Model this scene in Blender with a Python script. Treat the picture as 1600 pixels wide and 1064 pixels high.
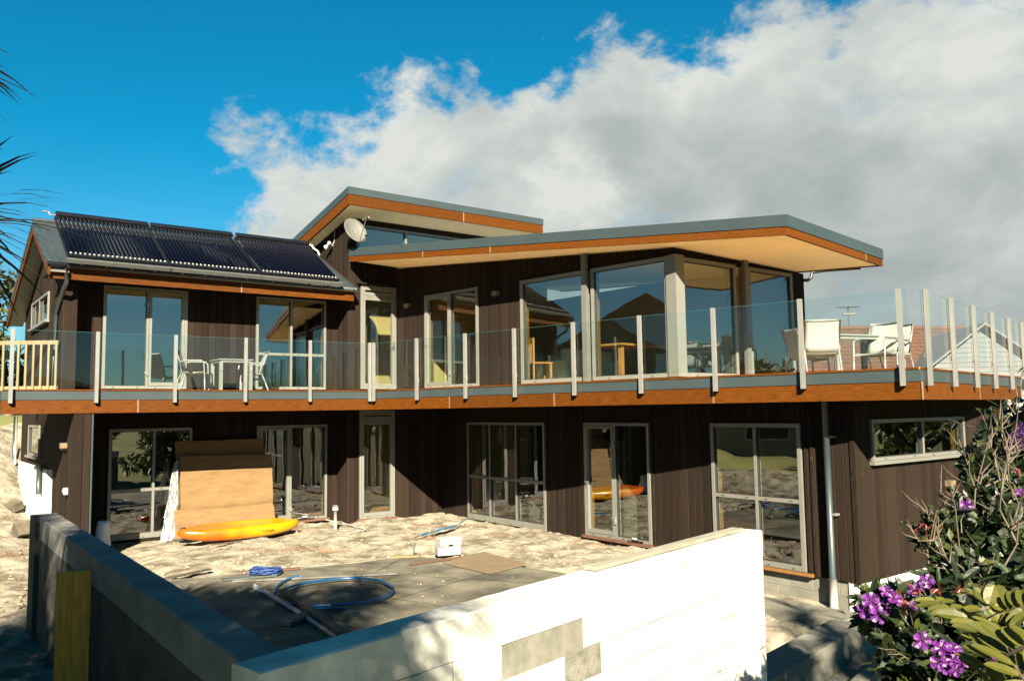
import bpy, math, random
from mathutils import Vector, Matrix, noise
import numpy as np

random.seed(7)
for o in list(bpy.data.objects):
    bpy.data.objects.remove(o)
scene = bpy.context.scene
COL = scene.collection
R = math.radians

# ------------------------------------------------------------------ camera
FPX = 1280.0                      # focal length in pixels of the 1600 px wide photograph
PITCH, ROLL, CZ = R(4.894), R(-0.8415), 2.45
_f = Vector((0, math.cos(PITCH), math.sin(PITCH)))
_r = Vector((1, 0, 0))
_u = Vector((0, -math.sin(PITCH), math.cos(PITCH)))
CR = math.cos(ROLL) * _r + math.sin(ROLL) * _u
CU = -math.sin(ROLL) * _r + math.cos(ROLL) * _u
CF = _f
cam_data = bpy.data.cameras.new('camera')
cam_data.sensor_width = 36.0
cam_data.lens = 36.0 * FPX / 1600.0
cam_data.clip_start = 0.05
cam_data.clip_end = 6000
cam = bpy.data.objects.new('camera', cam_data)
COL.objects.link(cam)
cam.matrix_world = Matrix(((CR.x, CU.x, -CF.x, 0), (CR.y, CU.y, -CF.y, 0), (CR.z, CU.z, -CF.z, CZ), (0, 0, 0, 1)))
scene.camera = cam

# ------------------------------------------------------------------ sun and sky
SUN_AZ, SUN_EL = 95.0, 31.0       # heading the light travels to (deg from +X), elevation
ldir = Vector((math.cos(R(SUN_AZ)) * math.cos(R(SUN_EL)), math.sin(R(SUN_AZ)) * math.cos(R(SUN_EL)), -math.sin(R(SUN_EL))))
sun_data = bpy.data.lights.new('sun', 'SUN')
sun_data.energy = 5.0
sun_data.angle = R(0.53)
sun_data.color = (1.0, 0.89, 0.70)
sun = bpy.data.objects.new('sun', sun_data)
COL.objects.link(sun)
sun.rotation_euler = ldir.to_track_quat('-Z', 'Y').to_euler()
sun.location = (2, -20, 15)

world = bpy.data.worlds.new('World')
scene.world = world
world.use_nodes = True
wn, wl = world.node_tree.nodes, world.node_tree.links
wn.clear()
def WN(t, **k):
    n = wn.new(t)
    for a, b in k.items():
        setattr(n, a, b)
    return n
def WM(op, a, b=None, c=None, clamp=False):
    n = wn.new('ShaderNodeMath'); n.operation = op; n.use_clamp = clamp
    for i, v in enumerate((a, b, c)):
        if v is None: continue
        if isinstance(v, (int, float)): n.inputs[i].default_value = v
        else: wl.new(v, n.inputs[i])
    return n.outputs[0]
sky = WN('ShaderNodeTexSky', sky_type='NISHITA', sun_disc=False)
sky.sun_elevation = R(SUN_EL)
sky.sun_rotation = R(175.0)       # the sun stands behind the camera, a little to its right
sky.altitude = 50; sky.air_density = 1.0; sky.dust_density = 0.2; sky.ozone_density = 3.0
tint = WN('ShaderNodeMix', data_type='RGBA', blend_type='MULTIPLY')
tint.inputs['Factor'].default_value = 1.0
TINT_HIGH, TINT_LOW = (0.014, 0.335, 0.378, 1), (0.22, 0.325, 0.347, 1)
wl.new(sky.outputs[0], tint.inputs['A'])
tc = WN('ShaderNodeTexCoord')
sepd = WN('ShaderNodeSeparateXYZ'); wl.new(tc.outputs['Generated'], sepd.inputs[0])
elev = WN('ShaderNodeMapRange', interpolation_type='SMOOTHSTEP'); wl.new(sepd.outputs['Z'], elev.inputs['Value'])
elev.inputs['From Min'].default_value = 0.0; elev.inputs['From Max'].default_value = 0.33
tmix = WN('ShaderNodeMix', data_type='RGBA'); wl.new(elev.outputs[0], tmix.inputs['Factor'])
tmix.inputs['A'].default_value = TINT_LOW; tmix.inputs['B'].default_value = TINT_HIGH
wl.new(tmix.outputs['Result'], tint.inputs['B'])
def px_dir(u, v):
    d = CR * ((u - 800) / FPX) - CU * ((v - 532) / FPX) + CF
    return d.normalized()
def dot_with(vec):
    n = WN('ShaderNodeVectorMath', operation='DOT_PRODUCT')
    wl.new(tc.outputs['Generated'], n.inputs[0]); n.inputs[1].default_value = vec
    return n.outputs['Value']
# the cloud bank: a wedge of sky between two great circles, its rim broken up by noise
n1 = px_dir(345, 222).cross(px_dir(1330, -18)).normalized()
if n1.dot(px_dir(1200, 400)) < 0: n1 = -n1
n2 = px_dir(352, 150).cross(px_dir(338, 420)).normalized()
if n2.dot(px_dir(1200, 400)) < 0: n2 = -n2
d1, d2 = dot_with(n1), dot_with(n2)
d3 = dot_with(Vector((-0.15, 1, 0)).normalized())
def wnoise(scale, detail, rough, dist=0.0, off=(0, 0, 0)):
    mp = WN('ShaderNodeMapping'); mp.inputs['Location'].default_value = off
    mp.inputs['Scale'].default_value = (1, 1, 1.5)
    wl.new(tc.outputs['Generated'], mp.inputs[0])
    n = WN('ShaderNodeTexNoise'); n.inputs['Scale'].default_value = scale
    n.inputs['Detail'].default_value = detail; n.inputs['Roughness'].default_value = rough
    n.inputs['Distortion'].default_value = dist
    wl.new(mp.outputs[0], n.inputs['Vector'])
    return n.outputs['Fac']
na = wnoise(5.5, 9, 0.60, 0.25, (3.1, 0.4, 1.2))
nb = wnoise(16, 8, 0.62, 0.2, (0.3, 4.4, 2.2))
base = WM('MINIMUM', WM('MINIMUM', d1, d2), WM('SUBTRACT', d3, 0.33))
rag = WM('ADD', WM('MULTIPLY', WM('SUBTRACT', na, 0.5), 0.20), WM('MULTIPLY', WM('SUBTRACT', nb, 0.5), 0.16))
edge = WM('ADD', base, rag)
mask = WN('ShaderNodeMapRange', interpolation_type='SMOOTHSTEP')
wl.new(edge, mask.inputs['Value'])
mask.inputs['From Min'].default_value = -0.004; mask.inputs['From Max'].default_value = 0.045
# thin places deeper inside the bank let blue through
nc = wnoise(3.2, 8, 0.62, 0.3, (7.3, 2.2, 0.1))
thin = WN('ShaderNodeMapRange', interpolation_type='SMOOTHSTEP')
wl.new(nc, thin.inputs['Value'])
thin.inputs['From Min'].default_value = 0.30; thin.inputs['From Max'].default_value = 0.42
thin.inputs['To Min'].default_value = 0.78
cmask = WM('MULTIPLY', mask.outputs[0], thin.outputs[0])
# cloud body: bright rims and billows, greyer where the bank is thick
nd = wnoise(6.5, 9, 0.58, 0.4, (1.3, 9.2, 4.1))
ne = wnoise(2.2, 5, 0.5, 0.2, (5.3, 1.2, 8.1))
deep = WN('ShaderNodeMapRange'); wl.new(edge, deep.inputs['Value'])
deep.inputs['From Min'].default_value = 0.0; deep.inputs['From Max'].default_value = 0.35
lum = WM('ADD', WM('MULTIPLY', nd, 1.15), WM('MULTIPLY', ne, 0.75))
lum = WM('SUBTRACT', lum, WM('MULTIPLY', deep.outputs[0], 0.42))
glow = WN('ShaderNodeMapRange', interpolation_type='SMOOTHSTEP'); wl.new(WM('ADD', dot_with(px_dir(900, 276)), WM('ADD', WM('MULTIPLY', WM('SUBTRACT', nb, 0.5), 0.008), WM('MULTIPLY', WM('SUBTRACT', na, 0.5), 0.010))), glow.inputs['Value'])
glow.inputs['From Min'].default_value = 0.9970; glow.inputs['From Max'].default_value = 1.0015      # a thin bright billow
lum = WM('ADD', lum, WM('MULTIPLY', glow.outputs[0], WM('MULTIPLY', nb, 0.55)))
ramp = WN('ShaderNodeValToRGB'); wl.new(lum, ramp.inputs[0])
ramp.color_ramp.elements[0].position = 0.30; ramp.color_ramp.elements[0].color = (0.33, 0.38, 0.385, 1)
ramp.color_ramp.elements[1].position = 1.12; ramp.color_ramp.elements[1].color = (0.74, 0.765, 0.725, 1)
e = ramp.color_ramp.elements.new(0.62); e.color = (0.47, 0.515, 0.50, 1)
e = ramp.color_ramp.elements.new(0.86); e.color = (0.62, 0.66, 0.625, 1)
SKY_STRENGTH = 0.05
EXPOSURE = 2.7
cl = WN('ShaderNodeMix', data_type='RGBA', blend_type='MULTIPLY'); cl.inputs['Factor'].default_value = 1
wl.new(ramp.outputs[0], cl.inputs['A']); k = 2 ** -EXPOSURE / SKY_STRENGTH; cl.inputs['B'].default_value = (k, k, k, 1)
mixc = WN('ShaderNodeMix', data_type='RGBA')
wl.new(cmask, mixc.inputs['Factor'])
wl.new(tint.outputs['Result'], mixc.inputs['A']); wl.new(cl.outputs['Result'], mixc.inputs['B'])
bg = WN('ShaderNodeBackground'); bg.inputs['Strength'].default_value = SKY_STRENGTH
wl.new(mixc.outputs['Result'], bg.inputs['Color'])
wo = WN('ShaderNodeOutputWorld'); wl.new(bg.outputs[0], wo.inputs[0])

scene.cycles.diffuse_bounces = 2
scene.view_settings.view_transform = 'Standard'
scene.view_settings.look = 'None'
scene.view_settings.exposure = EXPOSURE
scene.view_settings.gamma = 1.0
scene.view_settings.use_curve_mapping = False

# ------------------------------------------------------------------ helpers
def ray(u, v):
    return CR * ((u - 800) / FPX) - CU * ((v - 532) / FPX) + CF
def atz(u, v, z):                 # the point of the level z that shows at (u, v)
    r = ray(u, v); return r * ((z - CZ) / r.z) + Vector((0, 0, CZ))
def aty(u, v, y):
    r = ray(u, v); return r * (y / r.y) + Vector((0, 0, CZ))
def V2(p): return Vector((p[0], p[1]))
def dv(a): return Vector((math.cos(R(a)), math.sin(R(a))))
def isect(p, d, q, e):            # crossing of two plan lines
    den = d.x * e.y - d.y * e.x
    t = ((q.x - p.x) * e.y - (q.y - p.y) * e.x) / den
    return p + d * t
def smooth(a, b, x):
    t = min(1, max(0, (x - a) / (b - a))); return t * t * (3 - 2 * t)

# ---- materials
MAT = {}
DIM = 0.37                        # the photograph is exposed for dark timber: colours sit low, whites burn out
BRIGHT = {'form_timber', 'block_white', 'soffit_white', 'decking', 'room_wall', 'room_ceiling', 'sack', 'cream_cloth', 'room_floor', 'furniture', 'far_hill', 'leaf_strap', 'grassland'}
def nodes_of(m):
    m.use_nodes = True
    return m.node_tree.nodes, m.node_tree.links
def new_mat(name, col, rough=0.6, metal=0.0, spec=0.5, var=0.15, scale=6.0, bump=0.0, bscale=40.0, stretch=(1, 1, 1),
            col2=None, detail=6, obj_rand=0.0, coords='Object', c2pos=(0.35, 0.65), coat=0.0):
    if name not in BRIGHT:
        col = tuple(c * DIM for c in col); col2 = tuple(c * DIM for c in col2) if col2 else None
    m = bpy.data.materials.new(name); n, l = nodes_of(m)
    b = n['Principled BSDF']
    b.inputs['Roughness'].default_value = rough; b.inputs['Metallic'].default_value = metal
    b.inputs['Specular IOR Level'].default_value = spec
    b.inputs['Coat Weight'].default_value = coat
    tcn = n.new('ShaderNodeTexCoord'); mp = n.new('ShaderNodeMapping'); mp.inputs['Scale'].default_value = stretch
    l.new(tcn.outputs[coords], mp.inputs[0])
    nz = n.new('ShaderNodeTexNoise'); nz.inputs['Scale'].default_value = scale; nz.inputs['Detail'].default_value = detail
    nz.inputs['Roughness'].default_value = 0.62
    l.new(mp.outputs[0], nz.inputs['Vector'])
    rp = n.new('ShaderNodeValToRGB'); l.new(nz.outputs['Fac'], rp.inputs[0])
    c2 = col2 if col2 else tuple(min(1, c * (1 + var)) for c in col)
    c1 = col if col2 else tuple(c * (1 - var) for c in col)
    rp.color_ramp.elements[0].position = c2pos[0]; rp.color_ramp.elements[1].position = c2pos[1]
    rp.color_ramp.elements[0].color = (*c1, 1); rp.color_ramp.elements[1].color = (*c2, 1)
    out = rp.outputs[0]
    if obj_rand > 0:
        oi = n.new('ShaderNodeObjectInfo'); mr = n.new('ShaderNodeMapRange')
        mr.inputs['To Min'].default_value = 1 - obj_rand; mr.inputs['To Max'].default_value = 1 + obj_rand
        l.new(oi.outputs['Random'], mr.inputs['Value'])
        hs = n.new('ShaderNodeHueSaturation'); l.new(mr.outputs[0], hs.inputs['Value']); l.new(out, hs.inputs['Color'])
        out = hs.outputs[0]
    l.new(out, b.inputs['Base Color'])
    if bump > 0:
        nb_ = n.new('ShaderNodeTexNoise'); nb_.inputs['Scale'].default_value = bscale; nb_.inputs['Detail'].default_value = 8
        nb_.inputs['Roughness'].default_value = 0.65
        l.new(mp.outputs[0], nb_.inputs['Vector'])
        bp = n.new('ShaderNodeBump'); bp.inputs['Strength'].default_value = bump; bp.inputs['Distance'].default_value = 0.07 if name == 'earth' else 0.02
        l.new(nb_.outputs['Fac'], bp.inputs['Height']); l.new(bp.outputs[0], b.inputs['Normal'])
    MAT[name] = m
    return m
def glass_mat(name, tintc, ior, rough=0.0, dirt=0.0):
    m = bpy.data.materials.new(name); n, l = nodes_of(m); n.clear()
    o = n.new('ShaderNodeOutputMaterial'); mx = n.new('ShaderNodeMixShader')
    tr = n.new('ShaderNodeBsdfTransparent'); tr.inputs[0].default_value = (*tintc, 1)
    gl = n.new('ShaderNodeBsdfAnisotropic'); gl.inputs['Roughness'].default_value = rough
    gl.inputs['Color'].default_value = (0.95, 0.97, 0.97, 1)
    fr = n.new('ShaderNodeFresnel'); fr.inputs['IOR'].default_value = ior
    # float glass is never quite flat
    tcn = n.new('ShaderNodeTexCoord'); nz = n.new('ShaderNodeTexNoise'); nz.inputs['Scale'].default_value = 1.6
    nz.inputs['Detail'].default_value = 1
    l.new(tcn.outputs['Object'], nz.inputs['Vector'])
    bp = n.new('ShaderNodeBump'); bp.inputs['Strength'].default_value = 0.05; bp.inputs['Distance'].default_value = 0.03
    l.new(nz.outputs['Fac'], bp.inputs['Height']); l.new(bp.outputs[0], gl.inputs['Normal'])
    gm = n.new('ShaderNodeNewGeometry'); iv = n.new('ShaderNodeMath'); iv.operation = 'SUBTRACT'; iv.inputs[0].default_value = 1.0
    l.new(gm.outputs['Backfacing'], iv.inputs[1]); ml = n.new('ShaderNodeMath'); ml.operation = 'MULTIPLY'
    l.new(iv.outputs[0], ml.inputs[0]); l.new(fr.outputs[0], ml.inputs[1]); l.new(ml.outputs[0], mx.inputs[0]); l.new(tr.outputs[0], mx.inputs[1]); l.new(gl.outputs[0], mx.inputs[2])
    l.new(mx.outputs[0], o.inputs[0]); MAT[name] = m
    return m

# stained rough-sawn weatherboards, cedar trim, metals and so on
new_mat('stain', (0.0165, 0.0103, 0.0065), 0.85, spec=0.08, scale=9, stretch=(9, 9, 0.7), col2=(0.047, 0.0302, 0.0206), bump=0.3, bscale=30, obj_rand=0.30)
new_mat('stain_dark', (0.016, 0.011, 0.008), 0.8, spec=0.2, scale=9, stretch=(6, 6, 0.7), var=0.25)
new_mat('cedar', (0.100, 0.0255, 0.0008), 0.6, spec=0.10, scale=5, stretch=(1.2, 8, 14), col2=(0.190, 0.058, 0.0020), bump=0.08, bscale=30, obj_rand=0.2)
new_mat('decking', (0.36, 0.195, 0.07), 0.6, scale=5, stretch=(1, 10, 10), var=0.25, obj_rand=0.15)
new_mat('roof_steel', (0.050, 0.066, 0.068), 0.42, spec=0.5, scale=3, var=0.08, coat=0.1)
new_mat('flashing', (0.050, 0.072, 0.076), 0.42, spec=0.5, scale=2, var=0.09, obj_rand=0.05)
new_mat('gutter_grey', (0.038, 0.050, 0.050), 0.35, scale=3, var=0.08)
new_mat('soffit_white', (0.82, 0.70, 0.47), 0.75, scale=3, var=0.04)
new_mat('aluminium', (0.30, 0.297, 0.258), 0.42, metal=0.15, scale=4, var=0.06)
new_mat('post_metal', (0.42, 0.42, 0.385), 0.35, metal=0.35, scale=5, var=0.08)
new_mat('steel_grey', (0.24, 0.24, 0.215), 0.4, metal=0.2, scale=4, var=0.08)
new_mat('dark_rubber', (0.02, 0.02, 0.02), 0.6)
new_mat('hinge', (0.42, 0.41, 0.38), 0.3, metal=0.3, scale=9, var=0.05)
new_mat('pine_liner', (0.36, 0.16, 0.04), 0.5, scale=4, stretch=(6, 6, 0.6), var=0.2)
new_mat('treated_pine', (0.30, 0.22, 0.095), 0.6, scale=4, stretch=(8, 8, 0.8), var=0.18, obj_rand=0.1)
new_mat('sill_timber', (0.20, 0.085, 0.045), 0.6, scale=5, stretch=(1, 8, 8), var=0.25)
new_mat('concrete', (0.19, 0.185, 0.155), 0.85, spec=0.2, scale=2.2, col2=(0.30, 0.29, 0.245), bump=0.35, bscale=35)
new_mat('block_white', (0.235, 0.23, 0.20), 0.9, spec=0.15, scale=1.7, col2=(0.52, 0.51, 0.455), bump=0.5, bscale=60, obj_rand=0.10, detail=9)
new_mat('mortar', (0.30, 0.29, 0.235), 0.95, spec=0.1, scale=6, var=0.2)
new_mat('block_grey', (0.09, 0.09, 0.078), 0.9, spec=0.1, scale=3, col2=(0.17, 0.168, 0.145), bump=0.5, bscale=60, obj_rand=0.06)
new_mat('block_bare', (0.17, 0.162, 0.125), 0.9, spec=0.15, scale=7, col2=(0.40, 0.385, 0.31), bump=0.5, bscale=70, obj_rand=0.06)
new_mat('foundation', (0.26, 0.25, 0.20), 0.9, spec=0.15, scale=2.5, col2=(0.36, 0.345, 0.28), bump=0.4, bscale=50, obj_rand=0.06)
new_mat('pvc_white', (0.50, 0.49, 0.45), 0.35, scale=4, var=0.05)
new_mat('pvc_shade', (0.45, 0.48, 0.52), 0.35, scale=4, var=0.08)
new_mat('blue_pipe', (0.010, 0.13, 0.36), 0.3, scale=5, var=0.15)
new_mat('blue_rope', (0.015, 0.07, 0.30), 0.6, scale=60, var=0.4)
new_mat('blue_film', (0.012, 0.19, 0.40), 0.35, scale=20, var=0.3)
new_mat('cardboard', (0.295, 0.180, 0.078), 0.85, spec=0.15, scale=3, var=0.10, stretch=(1, 1, 4), bump=0.12, bscale=20)
new_mat('plywood', (0.25, 0.18, 0.095), 0.75, scale=4, stretch=(1, 6, 1), var=0.18)
new_mat('old_timber', (0.10, 0.075, 0.045), 0.8, scale=5, stretch=(1, 9, 9), var=0.4, obj_rand=0.25)
new_mat('red_timber', (0.14, 0.065, 0.035), 0.75, scale=5, stretch=(1, 9, 9), var=0.3)
new_mat('green_timber', (0.09, 0.125, 0.105), 0.7, scale=5, stretch=(1, 9, 9), var=0.25)
new_mat('form_timber', (0.50, 0.22, 0.02), 0.75, scale=5, stretch=(7, 7, 0.7), var=0.3)
new_mat('sack', (0.60, 0.60, 0.58), 0.55, scale=10, var=0.06, bump=0.4, bscale=18)
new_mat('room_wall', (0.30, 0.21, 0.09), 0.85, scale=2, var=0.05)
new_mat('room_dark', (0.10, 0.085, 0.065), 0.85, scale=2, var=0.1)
new_mat('room_ceiling', (0.60, 0.50, 0.30), 0.85, scale=2, var=0.04)
new_mat('room_floor', (0.22, 0.11, 0.045), 0.45, scale=4, stretch=(1, 8, 1), var=0.25)
new_mat('furniture', (0.36, 0.15, 0.045), 0.45, scale=4, stretch=(6, 6, 0.8), var=0.25)
new_mat('cream_cloth', (0.70, 0.62, 0.45), 0.9, scale=14, var=0.08)
new_mat('solar_tube', (0.002, 0.003, 0.010), 0.5, spec=0.05, scale=8, var=0.3)
new_mat('solar_black', (0.008, 0.009, 0.012), 0.35, scale=8, var=0.3)
new_mat('galv', (0.19, 0.20, 0.19), 0.45, metal=0.4, scale=10, var=0.12)
new_mat('dish_grey', (0.20, 0.197, 0.175), 0.5, scale=4, var=0.06)
new_mat('white_plastic', (0.55, 0.55, 0.52), 0.4, scale=4, var=0.03)
new_mat('black_plastic', (0.015, 0.015, 0.016), 0.4, scale=4, var=0.2)
new_mat('brass', (0.28, 0.21, 0.12), 0.4, scale=6, var=0.15)
new_mat('sling', (0.50, 0.49, 0.44), 0.75, scale=60, var=0.05, bump=0.1, bscale=300)
new_mat('chair_frame', (0.34, 0.34, 0.31), 0.35, metal=0.15, scale=5, var=0.05)
new_mat('table_top', (0.28, 0.30, 0.275), 0.3, scale=5, var=0.05)
new_mat('tile_orange', (0.105, 0.040, 0.0135), 0.8, scale=3, var=0.28, bump=0.2, bscale=20, obj_rand=0.10)
new_mat('paint_white', (0.52, 0.52, 0.47), 0.6, scale=2, var=0.04)
new_mat('paint_pale', (0.17, 0.18, 0.18), 0.6, scale=2, var=0.04)
new_mat('paint_grey', (0.17, 0.18, 0.18), 0.6, scale=2, var=0.06)
new_mat('dark_glass', (0.02, 0.03, 0.035), 0.08, spec=0.8, var=0.2)
new_mat('bark', (0.075, 0.053, 0.035), 0.9, scale=9, stretch=(3, 3, 0.6), var=0.4, bump=0.6, bscale=20)
new_mat('twig', (0.15, 0.118, 0.072), 0.85, scale=20, var=0.25)
new_mat('rock', (0.22, 0.185, 0.13), 0.9, spec=0.15, scale=5, var=0.25, bump=0.5, bscale=25, obj_rand=0.2)
new_mat('rubble', (0.42, 0.355, 0.235), 0.95, spec=0.1, scale=6, var=0.3, bump=0.4, bscale=30)
glass_mat('window_glass', (0.82, 0.87, 0.82), 2.65)
glass_mat('deck_glass', (0.93, 0.975, 0.965), 1.6)
new_mat('glass_edge', (0.10, 0.30, 0.26), 0.15, spec=0.7, scale=5, var=0.1)

def leaf_mat(name, c1, c2, trans=0.35, rough=0.5):
    if name not in BRIGHT: c1 = tuple(c * DIM for c in c1); c2 = tuple(c * DIM for c in c2)
    m = bpy.data.materials.new(name); n, l = nodes_of(m); b = n['Principled BSDF']
    g = n.new('ShaderNodeNewGeometry'); rp = n.new('ShaderNodeValToRGB')
    l.new(g.outputs['Random Per Island'], rp.inputs[0])
    rp.color_ramp.elements[0].color = (*c1, 1); rp.color_ramp.elements[1].color = (*c2, 1)
    l.new(rp.outputs[0], b.inputs['Base Color']); b.inputs['Roughness'].default_value = rough
    tl = n.new('ShaderNodeBsdfTranslucent'); l.new(rp.outputs[0], tl.inputs[0])
    mx = n.new('ShaderNodeMixShader'); mx.inputs[0].default_value = trans
    o = n['Material Output']; l.new(b.outputs[0], mx.inputs[1]); l.new(tl.outputs[0], mx.inputs[2]); l.new(mx.outputs[0], o.inputs[0])
    MAT[name] = m
leaf_mat('leaf_dark', (0.008, 0.020, 0.006), (0.035, 0.066, 0.014))
leaf_mat('leaf_mid', (0.03, 0.055, 0.010), (0.105, 0.125, 0.022))
leaf_mat('leaf_gold', (0.12, 0.135, 0.012), (0.20, 0.19, 0.018), 0.4)
leaf_mat('leaf_yellow', (0.06, 0.066, 0.012), (0.16, 0.145, 0.03))
leaf_mat('leaf_strap', (0.010, 0.011, 0.005), (0.035, 0.028, 0.011), 0.12)
leaf_mat('leaf_red', (0.18, 0.018, 0.012), (0.30, 0.06, 0.03), 0.3)
leaf_mat('petal', (0.09, 0.007, 0.16), (0.24, 0.022, 0.34), 0.35)

# flecks of paint and splashes on the stained boards
n_, l_ = nodes_of(MAT['stain']); b_ = n_['Principled BSDF']; src_ = b_.inputs['Base Color'].links[0].from_socket
t_ = n_.new('ShaderNodeTexCoord'); o_ = n_.new('ShaderNodeObjectInfo'); v_ = n_.new('ShaderNodeVectorMath'); v_.operation = 'ADD'
l_.new(t_.outputs['Object'], v_.inputs[0]); l_.new(o_.outputs['Location'], v_.inputs[1])
z_ = n_.new('ShaderNodeTexNoise'); z_.inputs['Scale'].default_value = 24; z_.inputs['Detail'].default_value = 2; l_.new(v_.outputs[0], z_.inputs['Vector'])
m_ = n_.new('ShaderNodeMapRange'); m_.inputs['From Min'].default_value = 0.735; m_.inputs['From Max'].default_value = 0.78; m_.inputs['To Max'].default_value = 0.7
l_.new(z_.outputs['Fac'], m_.inputs['Value']); x_ = n_.new('ShaderNodeMix'); x_.data_type = 'RGBA'; x_.inputs['B'].default_value = (0.08, 0.07, 0.052, 1)
l_.new(m_.outputs[0], x_.inputs['Factor']); l_.new(src_, x_.inputs['A']); l_.new(x_.outputs['Result'], b_.inputs['Base Color'])
# ---- mesh collector
class MB:
    def __init__(s): s.v = []; s.f = []
    def quad(s, a, b, c, d):
        i = len(s.v); s.v += [tuple(a), tuple(b), tuple(c), tuple(d)]; s.f.append((i, i + 1, i + 2, i + 3)); return s
    def poly(s, pts):
        i = len(s.v); s.v += [tuple(p) for p in pts]; s.f.append(tuple(range(i, i + len(pts)))); return s
    def box(s, x0, x1, y0, y1, z0, z1):
        i = len(s.v)
        s.v += [(x0, y0, z0), (x1, y0, z0), (x1, y1, z0), (x0, y1, z0), (x0, y0, z1), (x1, y0, z1), (x1, y1, z1), (x0, y1, z1)]
        s.f += [(i, i + 3, i + 2, i + 1), (i + 4, i + 5, i + 6, i + 7), (i, i + 1, i + 5, i + 4), (i + 1, i + 2, i + 6, i + 5), (i + 2, i + 3, i + 7, i + 6), (i + 3, i, i + 4, i + 7)]
        return s
    def prism(s, bottom, top):    # two matching loops, counter-clockwise seen from the top
        n = len(bottom); i = len(s.v)
        s.v += [tuple(p) for p in bottom] + [tuple(p) for p in top]
        s.f.append(tuple(i + k for k in reversed(range(n)))); s.f.append(tuple(i + n + k for k in range(n)))
        for k in range(n):
            j = (k + 1) % n; s.f.append((i + k, i + j, i + n + j, i + n + k))
        return s
    def beam(s, p, q, w, h, up=Vector((0, 0, 1))):
        p, q = Vector(p), Vector(q); d = (q - p).normalized()
        a = d.cross(up)
        if a.length < 1e-4: a = Vector((1, 0, 0))
        a.normalize(); b = a.cross(d)
        a = a * (w / 2); b = b * (h / 2); i = len(s.v)
        for c in (p, q):
            s.v += [tuple(c - a - b), tuple(c + a - b), tuple(c + a + b), tuple(c - a + b)]
        s.f += [(i, i + 1, i + 2, i + 3), (i + 7, i + 6, i + 5, i + 4)]
        for k in range(4):
            j = (k + 1) % 4; s.f.append((i + k, i + 4 + k, i + 4 + j, i + j))
        return s
    def tube(s, path, r, n=8, caps=True):
        path = [Vector(p) for p in path]; m = len(path); base = len(s.v)
        rs = r if isinstance(r, (list, tuple)) else [r] * m
        ref = Vector((0, 0, 1))
        for k, p in enumerate(path):
            d = (path[min(k + 1, m - 1)] - path[max(k - 1, 0)]).normalized()
            a = d.cross(ref)
            if a.length < 1e-3: a = d.cross(Vector((1, 0, 0)))
            a.normalize(); b = a.cross(d)
            for j in range(n):
                t = 2 * math.pi * j / n
                s.v.append(tuple(p + (a * math.cos(t) + b * math.sin(t)) * rs[k]))
        for k in range(m - 1):
            for j in range(n):
                j2 = (j + 1) % n
                s.f.append((base + k * n + j, base + k * n + j2, base + (k + 1) * n + j2, base + (k + 1) * n + j))
        if caps:
            s.f.append(tuple(base + j for j in range(n))); s.f.append(tuple(base + (m - 1) * n + j for j in reversed(range(n))))
        return s
    def grid(s, rows, close=False):
        base = len(s.v); n = len(rows[0])
        for r_ in rows: s.v += [tuple(p) for p in r_]
        for i in range(len(rows) - 1):
            for j in range(n if close else n - 1):
                j2 = (j + 1) % n
                s.f.append((base + i * n + j, base + i * n + j2, base + (i + 1) * n + j2, base + (i + 1) * n + j))
        return s
    def mesh(s, name, mat, smooth_=False):
        me = bpy.data.meshes.new(name); me.from_pydata(s.v, [], s.f)
        if mat: me.materials.append(MAT[mat])
        if smooth_: me.polygons.foreach_set('use_smooth', [True] * len(me.polygons))
        me.update(); return me
    def build(s, name, mat, parent=None, world=None, smooth_=False):
        return add(name, s.mesh(name, mat, smooth_), parent, world)
WORLD = {}
I4 = Matrix.Identity(4)
def add(name, data, parent=None, world=None):
    o = bpy.data.objects.new(name, data); COL.objects.link(o)
    w = world if world is not None else (WORLD[parent] if parent else I4)
    WORLD[o] = w
    if parent:
        o.parent = parent; o.matrix_basis = WORLD[parent].inverted() @ w
    else:
        o.matrix_basis = w
    return o
def tag(o, label, cat, group=None, kind=None):
    if label: o['label'] = label
    if cat: o['category'] = cat
    if group: o['group'] = group
    if kind: o['kind'] = kind
    return o
def struct(o): o['kind'] = 'structure'; return o
def empty(name, loc, rz=0.0):
    return add(name, None, None, Matrix.Translation(Vector(loc)) @ Matrix.Rotation(rz, 4, 'Z'))
def copy_tree(o, world, parent=None):
    kids = [c for c in o.children]
    c = o.copy(); COL.objects.link(c); WORLD[c] = world
    if parent:
        c.parent = parent; c.matrix_basis = WORLD[parent].inverted() @ world
    else:
        c.matrix_basis = world
    for ch in kids:
        copy_tree(ch, world @ (WORLD[o].inverted() @ WORLD[ch]), c)
    return c
def bevel(o, w, seg=2):
    m = o.modifiers.new('bevel', 'BEVEL'); m.width = w; m.segments = seg; m.limit_method = 'ANGLE'; return o
def fbm(x, y, z=0.0, o=4): return noise.fractal(Vector((x, y, z)), 1.0, 2.1, o)

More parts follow.
